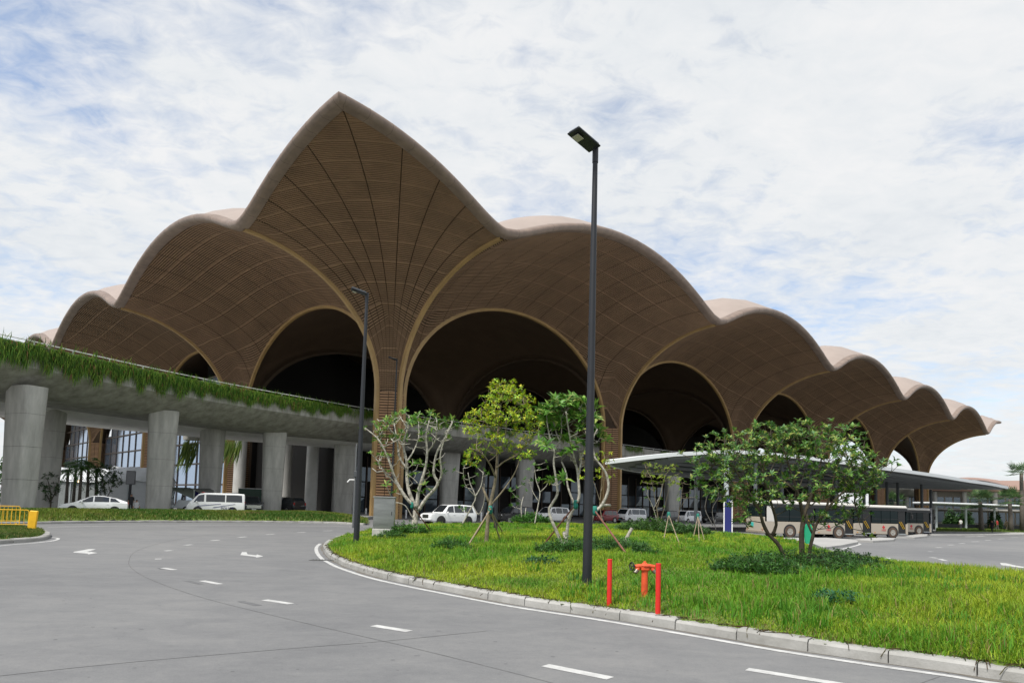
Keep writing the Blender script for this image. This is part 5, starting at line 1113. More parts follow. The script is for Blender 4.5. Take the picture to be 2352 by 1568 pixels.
# vehicles under the viaduct
def at_ground(x, Y): p = GD(x, 1180, Y); return (float(p[0]), float(p[1]), 0.30)
vw = math.atan2(-.55, -.835)
car('parked_car', HAT, at_ground(216, 53), math.radians(180 + 30), 'white liftback car parked on the verge beside the tents', 'car', WP, HATW, (1.28, .20), (-1.5, -.6), (1.4, -1.35), .31, (.36, .48, .4, TRIM), dict(h=(2.05, .66, .60), t=(-2.2, .85, .68), m=.82, th=.22, handles=(.0, -.85)), extras=None)
def police(e, sec):
    for s in (-1, 1):
        mb = MB(); mb.add([(1.7, s * .968, .72), (-.4, s * .968, .98), (-.4, s * .968, 1.03), (1.5, s * .968, .80)], [(0, 1, 2, 3)]); mb.build('stripe', mat('stripe_blue', (.02, .025, .16), .4), e)
        mb = MB(); mb.add([(.3, s * .967, .62), (-1.6, s * .967, .98), (-1.6, s * .967, 1.02), (.2, s * .967, .70)], [(0, 1, 2, 3)]); mb.build('stripe', mat('stripe_blue', (.02, .025, .16), .4), e)
        text_mesh('POLICE', .34, 'police_lettering', mat('navy_letter', (.015, .02, .09), .5), e, (-.95, s * .985, .60), (R(90), 0, R(180) if s > 0 else 0))
    mb = MB(); mb.add([(.98, -.955, .45), (.98, -.96, 1.08), (.98, -.86, 1.85), (.55, -.86, 1.85), (.55, -.96, 1.08), (.55, -.955, .45)], [(0, 1, 2, 3, 4, 5)]); mb.build('open_door_gap', TRIM, e)
    mb = MB(); mb.box((1.1, 0, 2.0), (.25, 1.1, .1), bev=.03); mb.build('light_bar', mat('beacon', (.25, .03, .03), .3), e)
car('police_van', VAN, at_ground(494, 63), math.radians(180 + 26), 'white police van with blue stripes and dark lettering on the verge', 'van', WP, VANW, (2.08, 1.48), (-2.40, -2.37), (1.5, -1.4), .34, (.50, .64, .42, TRIM), dict(h=(2.26, .80, .70), t=(-2.38, 1.1, .82), m=1.62, handles=(.92, -.6)), extras=police)
suv(0, 0, 'black car seen from its rear corner behind the third pier', BP).location = at_ground(652, 77); bpy.data.objects[-1] if False else None
for o_ in bpy.data.objects:
    if o_.get('label') == 'black car seen from its rear corner behind the third pier': o_.rotation_euler = (0, 0, math.radians(150)); o_['group'] = 'cars under the viaduct'
e = suv(0, 0, 'dark car with bright chrome grille in front of the green truck', GP_, grill=(.55, .92, .7, CHROME)); e.location = at_ground(575, 72); e.rotation_euler = (0, 0, math.radians(-62)); e['group'] = 'cars under the viaduct'
# green box truck
p = at_ground(566, 80); e = empty('box_truck', p, math.radians(180 + 20), 'dark green box truck with white cab behind the police van', 'truck')
mb = MB(); mb.box((-1.1, 0, 1.75), (4.2, 2.0, 1.9), bev=.03); bx = mb.build('cargo_box', mat('truck_green', (.018, .052, .032), .5), e)
mb = MB(); mb.box((-1.1, 0, 2.72), (4.26, 2.06, .06)); mb.build('box_roof', WHITE, bx)
mb = MB(); mb.add([(-.2, -1.012, 1.75), (.05, -1.012, 2.0), (.3, -1.012, 1.75), (.05, -1.012, 1.5)], [(0, 1, 2, 3)]); mb.add([(-1.2, -1.012, 2.3), (-1.28, -1.012, 2.3), (-2.15, -1.012, 1.1), (-1.95, -1.012, 1.1)], [(0, 1, 2, 3)]); mb.build('diamond_mark', mat('pale_mark', (.30, .42, .30), .5), bx)
mb = MB(); mb.add([(x, s * .9, z) for s in (-1, 1) for x, z in [(1.1, .5), (2.7, .5), (2.75, 1.2), (2.35, 2.15), (1.1, 2.2)]], [(0, 1, 2, 3, 4), (9, 8, 7, 6, 5)] + [(i, (i + 1) % 5, 5 + (i + 1) % 5, 5 + i) for i in range(5)]); cb = mb.build('cab', WHITE, e)
mb = MB(); mb.add([(2.77, -.8, 1.25), (2.77, .8, 1.25), (2.42, .8, 2.05), (2.42, -.8, 2.05)], [(0, 1, 2, 3)]); mb.build('windscreen', GLASS_D, cb); mb = MB(); mb.add([(1.3, -.912, 1.25), (2.55, -.912, 1.25), (2.25, -.912, 2.0), (1.3, -.912, 2.0)], [(0, 1, 2, 3)]); mb.build('side_window', GLASS_D, cb)
mb = MB(); mb.box((0, 0, .65), (5.2, .8, .2)); mb.build('chassis', TRIM, e)
for x in (1.9, -2.0):
    for s in (-1, 1): wheel(e, x, s * .85, .38, .26, GALV, s)
# three-wheeled taxis
def tuktuk(x, Y, ang, label, cover):
    e = empty('three_wheel_taxi', at_ground(x, Y), ang, label, 'taxi', 'three-wheeled taxis under the viaduct'); e.scale = (1.25, 1.25, 1.3)
    mb = MB(); pr = [(-1.3, .35), (.9, .35), (1.25, .6), (1.15, .95), (.95, 1.0), (.8, .6), (-.2, .55), (-.35, .95), (-1.3, .95)]
    k = len(pr); mb.add([(a, s * .6, z) for s in (-1, 1) for a, z in pr], [tuple(range(k)), tuple(range(2 * k - 1, k - 1, -1))] + [(i, (i + 1) % k, k + (i + 1) % k, k + i) for i in range(k)]); mb.build('body', mat('taxi_body_' + label[:5], (.5, .53, .54), .4, coat=.4), e)
    mb = MB(); rf = [(-1.4, 1.0), (-1.4, 1.75), (-1.1, 1.88), (.6, 1.85), (.85, 1.7)]; n = len(rf); mb.add([(a, s * .66, z) for s in (-1, 1) for a, z in rf], [(i, i + 1, n + i + 1, n + i) for i in range(n - 1)] + [(0, 1, 2, n - 1 - 1), ]); mb.build('canvas_hood', cover, e)
    mb = MB(); mb.add([(.98, -.5, 1.0), (.98, .5, 1.0), (.82, .5, 1.68), (.82, -.5, 1.68)], [(0, 1, 2, 3)]); mb.build('windscreen', mat('pale_screen', (.25, .30, .30), .1), e)
    for s in (-1, 1): mb = MB(); mb.tube([(.95, s * .55, .95), (.82, s * .58, 1.72)], .025, 6); mb.build('hood_post', TRIM, e); wheel(e, -.95, s * .58, .25, .14, GALV, s); mb = MB(); mb.disc_y((1.24, s * .3, .72), .08, .05, 10); mb.build('headlight', HEADL, e)
    wheel(e, 1.05, 0, .25, .13, GALV, 1)
BLUE = mat('blue_tarp', (.02, .022, .22), .7, bump=.4, bscale=5)
tuktuk(397, 66, math.radians(200), 'three-wheeled taxi with a pale cover beside the second pier', mat('pale_tarp', (.42, .47, .42), .8))
tuktuk(422, 70, math.radians(215), 'three-wheeled taxi under a bright blue tarpaulin', BLUE)
tuktuk(447, 68, math.radians(195), 'white three-wheeled taxi in front of the police van', mat('white_hood', (.6, .6, .58), .6))

# ================================================================== buses
BUSP = paintm('champagne', (.42, .37, .30), .3); BUSW = paintm('cream_white', (.60, .58, .54), .3); BGL = mat('bus_glass', (.008, .016, .018), .12, spec=.22); YRAIL = mat('yellow_rail', (.72, .44, .02), .4); LOGO = mat('logo_red', (.55, .02, .03), .5); HUB = mat('wheel_hub', (.42, .40, .36), .4, metal=.5); DIRT = mat('muddy_rubber', (.10, .065, .045), .9, var=.3, vscale=6)
def make_bus(pos, ang, label):
    """heading +x, seen from its right-hand side (-y)"""
    e = empty('shuttle_bus', pos, ang, label, 'bus', 'shuttle buses in the sawtooth bays'); L, W, H = 8.4, 2.4, 2.78; y0 = -W / 2
    def side(x0, x1, z0, z1, nm, m, pr=0.0, y=y0, th=.05):
        mb = MB(); mb.box(((x0 + x1) / 2, y - pr, (z0 + z1) / 2), (x1 - x0, th, z1 - z0), bev=.012); return mb.build(nm, m, e)
    mb = MB(); mb.box((0, .15, 1.5), (L - .14, W - .34, 2.2)); mb.build('interior_shell', mat('bus_interior', (.03, .032, .034), .7), e)
    mb = MB(); mb.box((0, 0, H - .13), (L, W, .30), bev=.11); mb.build('roof', BUSW, e)
    mb = MB(); mb.box((-1.2, 0, H + .05), (2.2, 1.2, .12), bev=.05); mb.build('roof_unit', BUSW, e)
    # lower panels
    side(-4.15, -.55, .32, 1.22, 'side_panel', BUSP); side(.35, 3.15, .32, 1.22, 'side_panel', BUSP); side(3.98, 4.18, .32, 1.22, 'side_panel', BUSP)
    side(-4.1, 4.15, 2.32, 2.56, 'window_header', mat('header_black', (.014, .016, .018), .3), .004)
    # doors, dark with yellow rails
    for dx0, dx1 in ((-.52, .32), (3.2, 3.95)):
        d = side(dx0, dx1, .34, 2.36, 'door', mat('door_dark', (.012, .013, .014), .25), -.06); mb = MB(); mb.tube([(dx0 + .12, y0 + .02, 1.38), (dx0 + .5, y0 + .0, .78)], .022, 6); mb.build('hand_rail', YRAIL, d); mb = MB(); mb.tube([(dx0 + .28, y0 + .02, 1.42), (dx0 + .66, y0, .82)], .022, 6); mb.build('hand_rail', YRAIL, d); mb = MB(); mb.tube([(dx0 + .06, y0 + .06, .5), (dx0 + .06, y0 + .06, 2.2)], .02, 6); mb.build('door_pole', YRAIL, d)
        mb = MB(); mb.box(((dx0 + dx1) / 2, y0 + .1, .36), (dx1 - dx0, .3, .05)); mb.build('step', GALV, d)
    # windows with posts
    for (a, b) in ((-3.3, -2.0), (-1.95, -.6), (.4, 1.35), (1.4, 2.3), (2.35, 3.12)):
        g_ = side(a, b, 1.26, 2.32, 'side_window', BGL, -.004); mb = MB(); mb.box(((a + b) / 2, y0 - .006, 1.62), (b - a, .04, .035)); mb.build('window_bar', TRIM, g_)
    side(-4.0, -3.36, 1.22, 2.4, 'rear_pillar', BUSW, .006)
    mb = MB(); mb.add([(-3.4, y0 - .03, 2.4), (-3.4, y0 - .03, 1.5), (-3.3, y0 - .03, 1.32), (-3.05, y0 - .03, 1.22), (-3.6, y0 - .03, 1.22), (-3.6, y0 - .03, 2.4)], [(0, 1, 2, 3, 4, 5)]); mb.build('pillar_curve', BUSW, e)
    mb = MB(); mb.box((0, -y0, 1.45), (L - .1, .05, 2.2), bev=.01); mb.build('off_side', BUSP, e)
    # rear face
    mb = MB(); mb.box((-4.16, 0, .95), (.10, W - .04, 1.2), bev=.03); rr = mb.build('rear_panel', BUSP, e); mb = MB(); mb.box((-4.18, 0, .42), (.16, W, .24), bev=.05); mb.build('rear_bumper', mat('bumper_tan', (.30, .26, .20), .5), e)
    mb = MB(); mb.box((-4.15, 0, 1.98), (.08, W - .1, .86), bev=.03); mb.build('rear_window', BGL, e); mb = MB(); mb.box((-4.22, .35, .95), (.02, .34, .34)); mb.build('number_plate', mat('plate_teal', (.05, .45, .40), .6), rr)
    for s in (-1, 1): mb = MB(); mb.box((-4.2, s * .95, .66), (.06, .32, .14), bev=.02); mb.build('tail_light', mat('amber_lamp', (.45, .33, .22), .3), rr); mb = MB(); mb.box((-4.2, s * 1.0, .5), (.06, .2, .1)); mb.build('brake_light', TAIL, rr)
    # front face
    mb = MB(); mb.box((4.16, 0, .78), (.10, W - .04, .9), bev=.03); fr = mb.build('front_panel', BUSP, e); mb = MB(); mb.box((4.15, 0, 1.78), (.08, W - .1, 1.15), bev=.03); mb.build('windscreen', BGL, e)
    for s in (-1, 1): mb = MB(); mb.box((4.2, s * .9, .7), (.06, .36, .18), bev=.02); mb.build('headlight', HEADL, fr)
    mb = MB(); mb.tube([(4.15, y0, 2.35), (4.45, y0 - .15, 2.3), (4.5, y0 - .15, 1.95)], .03, 6); mb.box((4.5, y0 - .15, 1.85), (.1, .2, .36), bev=.03); mb.build('wing_mirror', TRIM, e)
    # fleet mark
    mk = MB()
    for dx, dz in ((0, .09), (0, -.09), (.09, 0), (-.09, 0)): mk.disc_y((1.6 + dx, y0 - .034, .92 + dz), .062, .012, 10)
    mk.disc_y((1.6, y0 - .034, .92), .07, .013, 10); mk.build('emblem', LOGO, e); text_mesh('1053', .24, 'fleet_number', LOGO, e, (1.6, y0 - .036, .66), (R(90), 0, 0))
    for dx in (-1.1, .7, 2.2): mb = MB(); mb.box((dx, y0 - .03, .45), (.14, .02, .06)); mb.build('side_marker', mat('amber_lamp2', (.6, .28, .05), .4), e)
    for x in (-1.95, 2.55):
        for s in (-1, 1):
            mb = MB(); mb.disc_y((x, s * (W / 2 - .05), .47), .57, .17, 24); mb.build('wheel_arch', TRIM, e)
            mb = MB(); mb.tube([(x, s * (W / 2 - .28), .47), (x, s * (W / 2 - .03), .47), (x, s * (W / 2 + .05), .47)], [.47, .47, .43], 24); wh = mb.build('wheel', DIRT if s < 0 else TYRE, e, auto=50); mb = MB(); mb.tube([(x, s * (W / 2 + .03), .47), (x, s * (W / 2 + .07), .47), (x, s * (W / 2 + .0), .47)], [.29, .26, .16], 20); mb.tube([(x, s * (W / 2 - .02), .47), (x, s * (W / 2 + .10), .47)], [.10, .07], 12); mb.build('rim', HUB, wh)
    return e
bus_ang = math.radians(15)
def bus_at(x, y, ang, label, wx=2.55):
    p = G(x, y); c, s = math.cos(ang), math.sin(ang); lx, ly = wx, -1.2; make_bus((p[0] - (c * lx - s * ly), p[1] - (s * lx + c * ly), 0.0), ang, label)
bus_at(1926, 1236, bus_ang, 'champagne shuttle bus with rear end and green plate visible beside the blue totem')
bus_at(2050, 1235, bus_ang, 'champagne shuttle bus with muddy front wheel between two other buses')
bus_at(2110, 1228.5, bus_ang, 'champagne shuttle bus standing against the dark totem at the far end of the bays')
# bay islands between the buses, wheel stops, totems
for L_ in ([(1960, 1243), (2005, 1246), (2052, 1243), (2058, 1239), (2020, 1237)], [(2058, 1236), (2100, 1237), (2128, 1234), (2140, 1230), (2118, 1228)], [(2128, 1232), (2180, 1231), (2352, 1229), (2352, 1224.5), (2146, 1222)]):
    mb = MB(); mb.prism(poly_px(L_), -.02, .14); tag(mb.build('bay_kerb', PAVE), kind='structure')
for x in (1747, 1782):
    p = G(x, 1237.5, .14); mb = MB(); mb.box((0, 0, .06), (1.0, .2, .14), bev=.04); o = mb.build('wheel_stop', mat('stop_yellow', (.75, .40, .01), .5)); o.location = (p[0], p[1], .135); o.rotation_euler = (0, 0, -.12); tag(o, 'yellow wheel stop on the platform kerb ' + ('under the green-plated bus tail' if x < 1760 else 'beside the rear wheel of the green-plated bus'), 'wheel stop', 'yellow wheel stops')
def totem(x, Y, wd, hgt, ang, label, txt, col=(.015, .02, .14)):
    p = GD(x, 1200, Y); e = empty('sign_totem', (p[0], p[1], .0), ang, label, 'sign'); mb = MB(); mb.box((0, 0, hgt / 2), (wd, .22, hgt), bev=.01); pn = mb.build('panel', mat('totem_blue', col, .4), e)
    for s in (-1, 1): mb = MB(); mb.box((s * (wd / 2 + .04), 0, hgt / 2), (.08, .26, hgt + .02), bev=.01); mb.build('frame_edge', WHITE, e)
    if txt: text_mesh(txt, .30, 'bay_number', WHITE, pn, (0, -.118, hgt - .42), (R(90), 0, 0))
totem(1672, 53.5, .52, 3.05, R(-12), 'dark blue bus bay totem with white frame marked A 16', 'A 16'); totem(2128, 83, .9, 3.0, R(-10), 'dark navy totem at the far end of the bus bays', None, (.012, .016, .05))
p = G(1857, 1254); e = empty('green_sign_board', (p[0], p[1], 0), R(8), 'rounded green standing board behind the broad tree', 'sign board'); ppm = FPX / p[1]; mb = MB(); hh = 52 / ppm; ww = 15 / ppm
pts = [(ww * .62 * math.copysign(abs(math.cos(a)) ** .6, math.cos(a)), hh / 2 + hh / 2 * math.copysign(abs(math.sin(a)) ** .8, math.sin(a))) for a in np.linspace(0, 2 * math.pi, 25)[:-1]]; n = len(pts)
mb.add([(a, s * .05, z) for s in (-1, 1) for a, z in pts], [tuple(range(n)), tuple(range(2 * n - 1, n - 1, -1))] + [(i, (i + 1) % n, n + (i + 1) % n, n + i) for i in range(n)]); mb.build('board', mat('sign_green', (.01, .33, .16), .5), e); mb = MB(); mb.box((0, 0, .03), (ww, .3, .06), bev=.01); mb.build('foot', TRIM, e)
# bollards by the arrivals road
for x, y, bl in [(840, 1186, 'before the round viaduct columns'), (883, 1184, 'behind the steel cabinet'), (932, 1190, 'beside the foot of the corner column'), (1000, 1190, 'in front of the bonnet of the white sport utility car'), (1062, 1196, 'beside the rear door of the white sport utility car'), (1090, 1197, 'just behind the white sport utility car'), (1105, 1197, 'midway between the white and the black parked cars'), (1118, 1198, 'just before the bonnet of the black off-road car'), (1345, 1196, 'beside the dark red car'), (1302, 1196, 'next to the worker in the high-visibility vest')]:
    p = G(x, y); e = empty('bollard', (p[0], p[1], 0), 0, 'short white steel bollard ' + bl, 'bollard', 'white bollards along the arrivals road'); mb = MB(); mb.tube([(0, 0, 0), (0, 0, 1.0), (0, 0, 1.05)], [.11, .11, .08], 12); mb.build('tube', WHITE, e, auto=40)
    mb = MB(); mb.tube([(0, 0, .0), (0, 0, .05)], [.15, .14], 12); mb.build('base_ring', GALV, e)
# ================================================================== people
SKIN = mat('skin', (.32, .18, .11), .6)
def person(pos, ang, label, h, shirt, trousers, hair=(.012, .01, .009), stride=.0, sit=False, bag=None, vest=None):
    s = h / 1.72; J = {}
    hipz = .92 if not sit else .48
    pts = [(0, 0, hipz), (0, 0, hipz + .22), (.01, 0, hipz + .45), (.02, 0, hipz + .57), (.04, 0, hipz + .67), (.05, 0, hipz + .78)]; rad = [.135, .125, .145, .06, .085, .09]
    E_ = [(0, 1), (1, 2), (2, 3), (3, 4), (4, 5)]
    def chain(start, lst):
        prev = start
        for p, r_ in lst: pts.append(p); rad.append(r_); E_.append((prev, len(pts) - 1)); prev = len(pts) - 1
    for sy in (-1, 1):
        st = stride * sy
        if sit: chain(0, [((.05, sy * .10, hipz - .02), .09), ((.42, sy * .12, hipz + .0), .07), ((.44, sy * .12, .1), .05), ((.56, sy * .12, .04), .045)])
        else: chain(0, [((0, sy * .09, hipz - .06), .095), ((st * .5 + .03, sy * .10, .48), .068), ((st * 1.0 - .04, sy * .10, .09 + abs(min(st, 0)) * .25), .045), ((st * 1.0 + .13, sy * .105, .045 + abs(min(st, 0)) * .15), .042)])
        chain(2, [((.0, sy * .19, hipz + .45), .062), ((-st * .35 - .02, sy * .24, hipz + .19), .045), ((-st * .7 + .09, sy * .24, hipz - .05), .035), ((-st * .75 + .12, sy * .235, hipz - .14), .036)])
    me = bpy.data.meshes.new('body'); me.from_pydata([tuple(q * s for q in p) for p in pts], E_, []); o = bpy.data.objects.new('body', me); COL.objects.link(o)
    md = o.modifiers.new('skin', 'SKIN'); 
    for i, v in enumerate(me.skin_vertices[0].data): v.radius = (rad[i] * s, rad[i] * s * (1.25 if i in (0, 1, 2) else 1)); v.use_root = (i == 0)
    o.modifiers.new('sub', 'SUBSURF').levels = 2; o.modifiers['sub'].render_levels = 2
    dg = bpy.context.evaluated_depsgraph_get(); dg.update(); m2 = bpy.data.meshes.new_from_object(o.evaluated_get(dg)); bpy.data.objects.remove(o)
    m2.materials.clear()
    for m_ in (mat('shirt_%g_%g_%g' % shirt, shirt, .8), mat('trousers_%g_%g_%g' % trousers, trousers, .8), SKIN, mat('hair', hair, .7), TRIM): m2.materials.append(m_)
    for f in m2.polygons:
        c = f.center / s; f.use_smooth = True
        if c.z > hipz + .69 or (c.z > hipz + .62 and c.x < .0): k = 3
        elif c.z > hipz + .55: k = 2
        elif abs(c.y) > .205 and c.z < hipz + .22: k = 2
        elif c.z > hipz + .0 and not (sit and c.x > .2): k = 0
        elif c.z < .075: k = 4
        else: k = 1
        f.material_index = k
    e = empty('person', pos, ang, label, 'person'); b = bpy.data.objects.new('body', m2); COL.objects.link(b); b.parent = e
    if vest:
        mb = MB(); mb.tube([(0, 0, (hipz + .05) * s), (0, 0, (hipz + .25) * s), (.01, 0, (hipz + .46) * s)], [.175 * s, .165 * s, .17 * s], 14, False); mb.build('vest', mat('vest_yellow', vest, .6), e, smooth=True)
    if bag:
        mb = MB(); mb.box((-.22 * s, 0, (hipz + .26) * s), (.2, .32, .46), bev=.07); mb.build('backpack', mat('bag_black', bag, .7), e)
    return e
def pp(x, y, Y=None): p = G(x, y) if Y is None else GD(x, 1205, Y); return (float(p[0]), float(p[1]), 0.0 if Y is None else .16)
person(pp(2279, 1224), R(200), 'person in dark clothes with black backpack walking on the right-hand pavement', 1.72, (.02, .02, .025), (.02, .02, .022), stride=.18, bag=(.012, .012, .014))
person(pp(2291, 1216, 101), R(120), 'person in a bright red shirt below the palms', 1.7, (.38, .02, .02), (.10, .09, .08), stride=.12)
person(pp(2312, 1218, 102), R(10), 'person in tan clothes walking under the palms', 1.7, (.26, .20, .14), (.20, .16, .11), stride=.2)
person(pp(2207, 1214, 103), R(90), 'person in a white shirt standing beyond the walkway posts', 1.65, (.6, .6, .58), (.05, .05, .06))
person(pp(1310, 1200), R(-70), 'worker in a high-visibility vest walking behind the parked white car', 1.7, (.03, .03, .035), (.02, .02, .02), stride=.2, vest=(.35, .55, .12))
q = GD(312, 1180, 58); person((q[0], q[1], .3), R(-60), 'person in a white shirt sitting beside the white tent', 1.65, (.5, .5, .5), (.05, .05, .06), sit=True)
q = GD(312, 1180, 58); st_ = MB(); st_.box((0, 0, .42), (.42, .42, .05), bev=.02)
e = empty('stool', (q[0] - .1, q[1], .3), 0, 'low dark stool under the sitting person', 'stool'); st_.build('seat', TRIM, e)
for sx in (-.17, .17):
    for sy in (-.17, .17): mb = MB(); mb.tube([(sx, sy, 0), (sx * .8, sy * .8, .42)], .018, 6); mb.build('leg', TRIM, e)
q = GD(299, 1180, 60); person((q[0], q[1], .3), R(-40), 'person in black clothes standing below the display sign', 1.7, (.015, .015, .018), (.02, .02, .02))

# ================================================================== left background: tents, palms, display sign
CANV = mat('tent_canvas', (.62, .64, .66), .6, var=.06, vscale=1.2, bump=.5, bscale=2.2); CANG = mat('tent_grey', (.20, .22, .22), .7, var=.1)
def tent(x0, x1, yt, Y, dep, wall_h, roof_h, m, label, ang=0.0):
    a = GD(x0, 1180, Y); b = GD(x1, 1180, Y); L = float(np.linalg.norm(b - a)); ang = math.atan2(b[1] - a[1], b[0] - a[0]) + ang; e = empty('tent', (a[0], a[1], .3), ang, label, 'tent')
    mb = MB(); n = 10; vs = []
    for i in range(n + 1):
        t = i / n
        for z in np.linspace(0, wall_h, 5): vs.append((L * t, .06 * math.sin(i * 2.2 + z), z))
    mb.add(vs, [(i * 5 + j, (i + 1) * 5 + j, (i + 1) * 5 + j + 1, i * 5 + j + 1) for i in range(n) for j in range(4)]); mb.build('wall', m, e, smooth=True)
    mb = MB(); mb.add([(0, 0, 0), (0, dep, 0), (0, dep, wall_h), (0, dep / 2, roof_h), (0, 0, wall_h)], [(0, 1, 2, 3, 4)]); mb.add([(L, 0, 0), (L, dep, 0), (L, dep, wall_h), (L, dep / 2, roof_h), (L, 0, wall_h)], [(4, 3, 2, 1, 0)]); mb.build('gable', m, e)
    mb = MB(); n = 12; vs = []
    for i in range(n + 1):
        for q_ in np.linspace(-.04, 1.04, 9): z = wall_h + (roof_h - wall_h) * (1 - abs(2 * q_ - 1)) - .12 * math.sin(math.pi * (i % 4) / 4) + .02; vs.append((L * (i / n * 1.04 - .02), dep * q_, z))
    mb.add(vs, [(i * 9 + j, (i + 1) * 9 + j, (i + 1) * 9 + j + 1, i * 9 + j + 1) for i in range(n) for j in range(8)]); mb.build('roof', CANV, e, smooth=True)
    for t in (0, .5, 1): mb = MB(); mb.cyl((L * t, -.08, 0), .05, wall_h, 8); mb.build('pole', GALV, e)
tent(228, 345, 1082, 72, 6, 3.2, 4.7, CANV, 'large white canvas tent behind the second pier', R(8))
tent(92, 222, 1083, 76, 6, 3.1, 4.6, CANG, 'grey-sided tent with pale roof behind the row of palms', R(2))
q = GD(295, 1180, 62); e = empty('display_sign', (q[0], q[1], .3), R(20), 'dark square display sign on a post beside the white tent', 'sign'); mb = MB(); mb.cyl((0, 0, 0), .12, 2.6, 10); mb.build('post', BLACKP, e); mb = MB(); mb.box((0, 0, 3.15), (.75, .25, 1.25), bev=.03); pn = mb.build('panel', mat('sign_grey', (.10, .105, .11), .5), e); mb = MB(); mb.box((0, -.13, 3.15), (.62, .02, 1.1)); mb.build('screen', mat('dark_screen', (.14, .14, .15), .4), pn)
def frond_palm(pos, trunk_h, crown_r, label, seed, fan=False, n=16, tr=.14, group=None, pal=((.06, .15, .035), (.09, .21, .05), (.13, .26, .06))):
    rs = np.random.default_rng(seed); e = empty('palm_tree', pos, 0, label, 'palm', group); mb = MB(); bx_ = rs.normal(0, .03) * trunk_h
    mb.tube([(0, 0, -.05), (bx_ * .3, 0, trunk_h * .4), (bx_, 0, trunk_h)], [tr * 1.25, tr, tr * .8], 10); mb.build('trunk', mat('palm_bark', (.17, .15, .125), .9, color2=(.07, .06, .05), var=.3, vscale=6, bump=.5, bscale=12, stretch=(1, 1, 3)), e, smooth=True)
    L = []; C = []; top = Vector((bx_, 0, trunk_h))
    for k in range(n):
        az = k * 2.4 + rs.uniform(-.3, .3); el = rs.uniform(-.5, 1.35); d0 = Vector((math.cos(az) * math.cos(el), math.sin(az) * math.cos(el), math.sin(el)))
        if fan:
            hub = top + d0 * crown_r * .5; u_ = d0.cross(Vector((0, 0, 1))).normalized(); v_ = d0
            L.append(leaf_quad(top, d0, Vector((0, 0, 1)), crown_r * .55, .06, 0)); C.append(pal[0])
            for j in range(15):
                a = (j - 7) / 7 * 1.75; dd_ = v_ * math.cos(a) + u_ * math.sin(a); dd_.z -= .12; L.append(leaf_quad(hub, dd_, d0.cross(u_), crown_r * rs.uniform(.42, .55), .11, .6)); c = pal[rs.integers(3)]; f = rs.uniform(.7, 1.2); C.append(tuple(q_ * f for q_ in c))
        else:
            pts = [top + d0 * crown_r * t - Vector((0, 0, 1)) * crown_r * .75 * t * t * (1.15 - .3 * math.sin(el)) for t in np.linspace(0, 1, 9)]
            for i in range(1, 9):
                t_ = (pts[i] - pts[i - 1]).normalized(); s_ = t_.cross(Vector((0, 0, 1))); s_ = s_.normalized() if s_.length > .01 else Vector((1, 0, 0))
                for sg in (-1, 1):
                    for h_ in (0, .5):
                        p = pts[i - 1].lerp(pts[i], h_); dd_ = s_ * sg + t_ * .7; dd_.z -= .45; L.append(leaf_quad(p, dd_, Vector((0, 0, 1)), crown_r * .34 * (1.1 - i / 11), .07, .3)); c = pal[rs.integers(3)]; f = rs.uniform(.7, 1.2); C.append(tuple(q_ * f for q_ in c))
    me = leaf_mesh('crown', L, C); o = bpy.data.objects.new('crown', me); COL.objects.link(o); o.parent = e; return e
lab_p = ['young palm in the row before the grey tent, first from the pier', 'young palm in the row before the grey tent, second from the pier', 'young palm in the row before the grey tent, third from the pier', 'young palm in the row before the grey tent, fourth from the pier', 'young palm standing between the grey and the white tent']
for i, (x, yt, Y) in enumerate([(150, 1078, 66), (166, 1066, 68), (180, 1072, 65), (198, 1060, 67), (218, 1076, 69)]):
    q = GD(x, 1180, Y); t = GD(x, yt, Y); frond_palm((q[0], q[1], 0.3), float(t[2]) - .3, 1.7, lab_p[i], 300 + i, n=18, group='young palms by the tents')
    mb = MB()
for x, y, Y, r_, lab, sd_ in [(240, 1100, 67, 42, 'dark bushy tree between the liftback car and the white tent', 321), (115, 1120, 60, 26, 'thin dark sapling beside the first pier', 322)]:
    q = GD(x, 1172, Y); rs = np.random.default_rng(sd_)
    px_tree('dark_tree', (q[0], q[1], 0.3), Y, [([(x, 1175), (x + 2, 1140), (x - 4, 1105)], .09, .03), ([(x + 2, 1150), (x + 16, 1120), (x + 20, 1095)], .05, .02), ([(x, 1150), (x - 18, 1118)], .05, .02)], ell_targets(rs, 150 if r_ > 30 else 60, x, y, r_, 36, 1.3), dict(n=7, L=.28, W=.11, spread=1.1, pal=[(.02, .06, .014), (.03, .08, .018), (.045, .10, .025)], lift=.3, droop=.3), BD, lab, sd_, jit=.4)
q = GD(182, 1111, 70); e = empty('hanging_lamp', (q[0], q[1], .3), 0, 'small lit lantern on a thin post between the palms', 'lamp'); mb = MB(); mb.cyl((0, 0, 0), .03, float(q[2]) - .1, 6); mb.build('post', BLACKP, e); mb = MB(); mb.box((0, 0, float(q[2])), (.26, .26, .24), bev=.05); mb.build('lantern', mat('lit_lantern', (1.0, .72, .35), .5, emis=4.0), e)
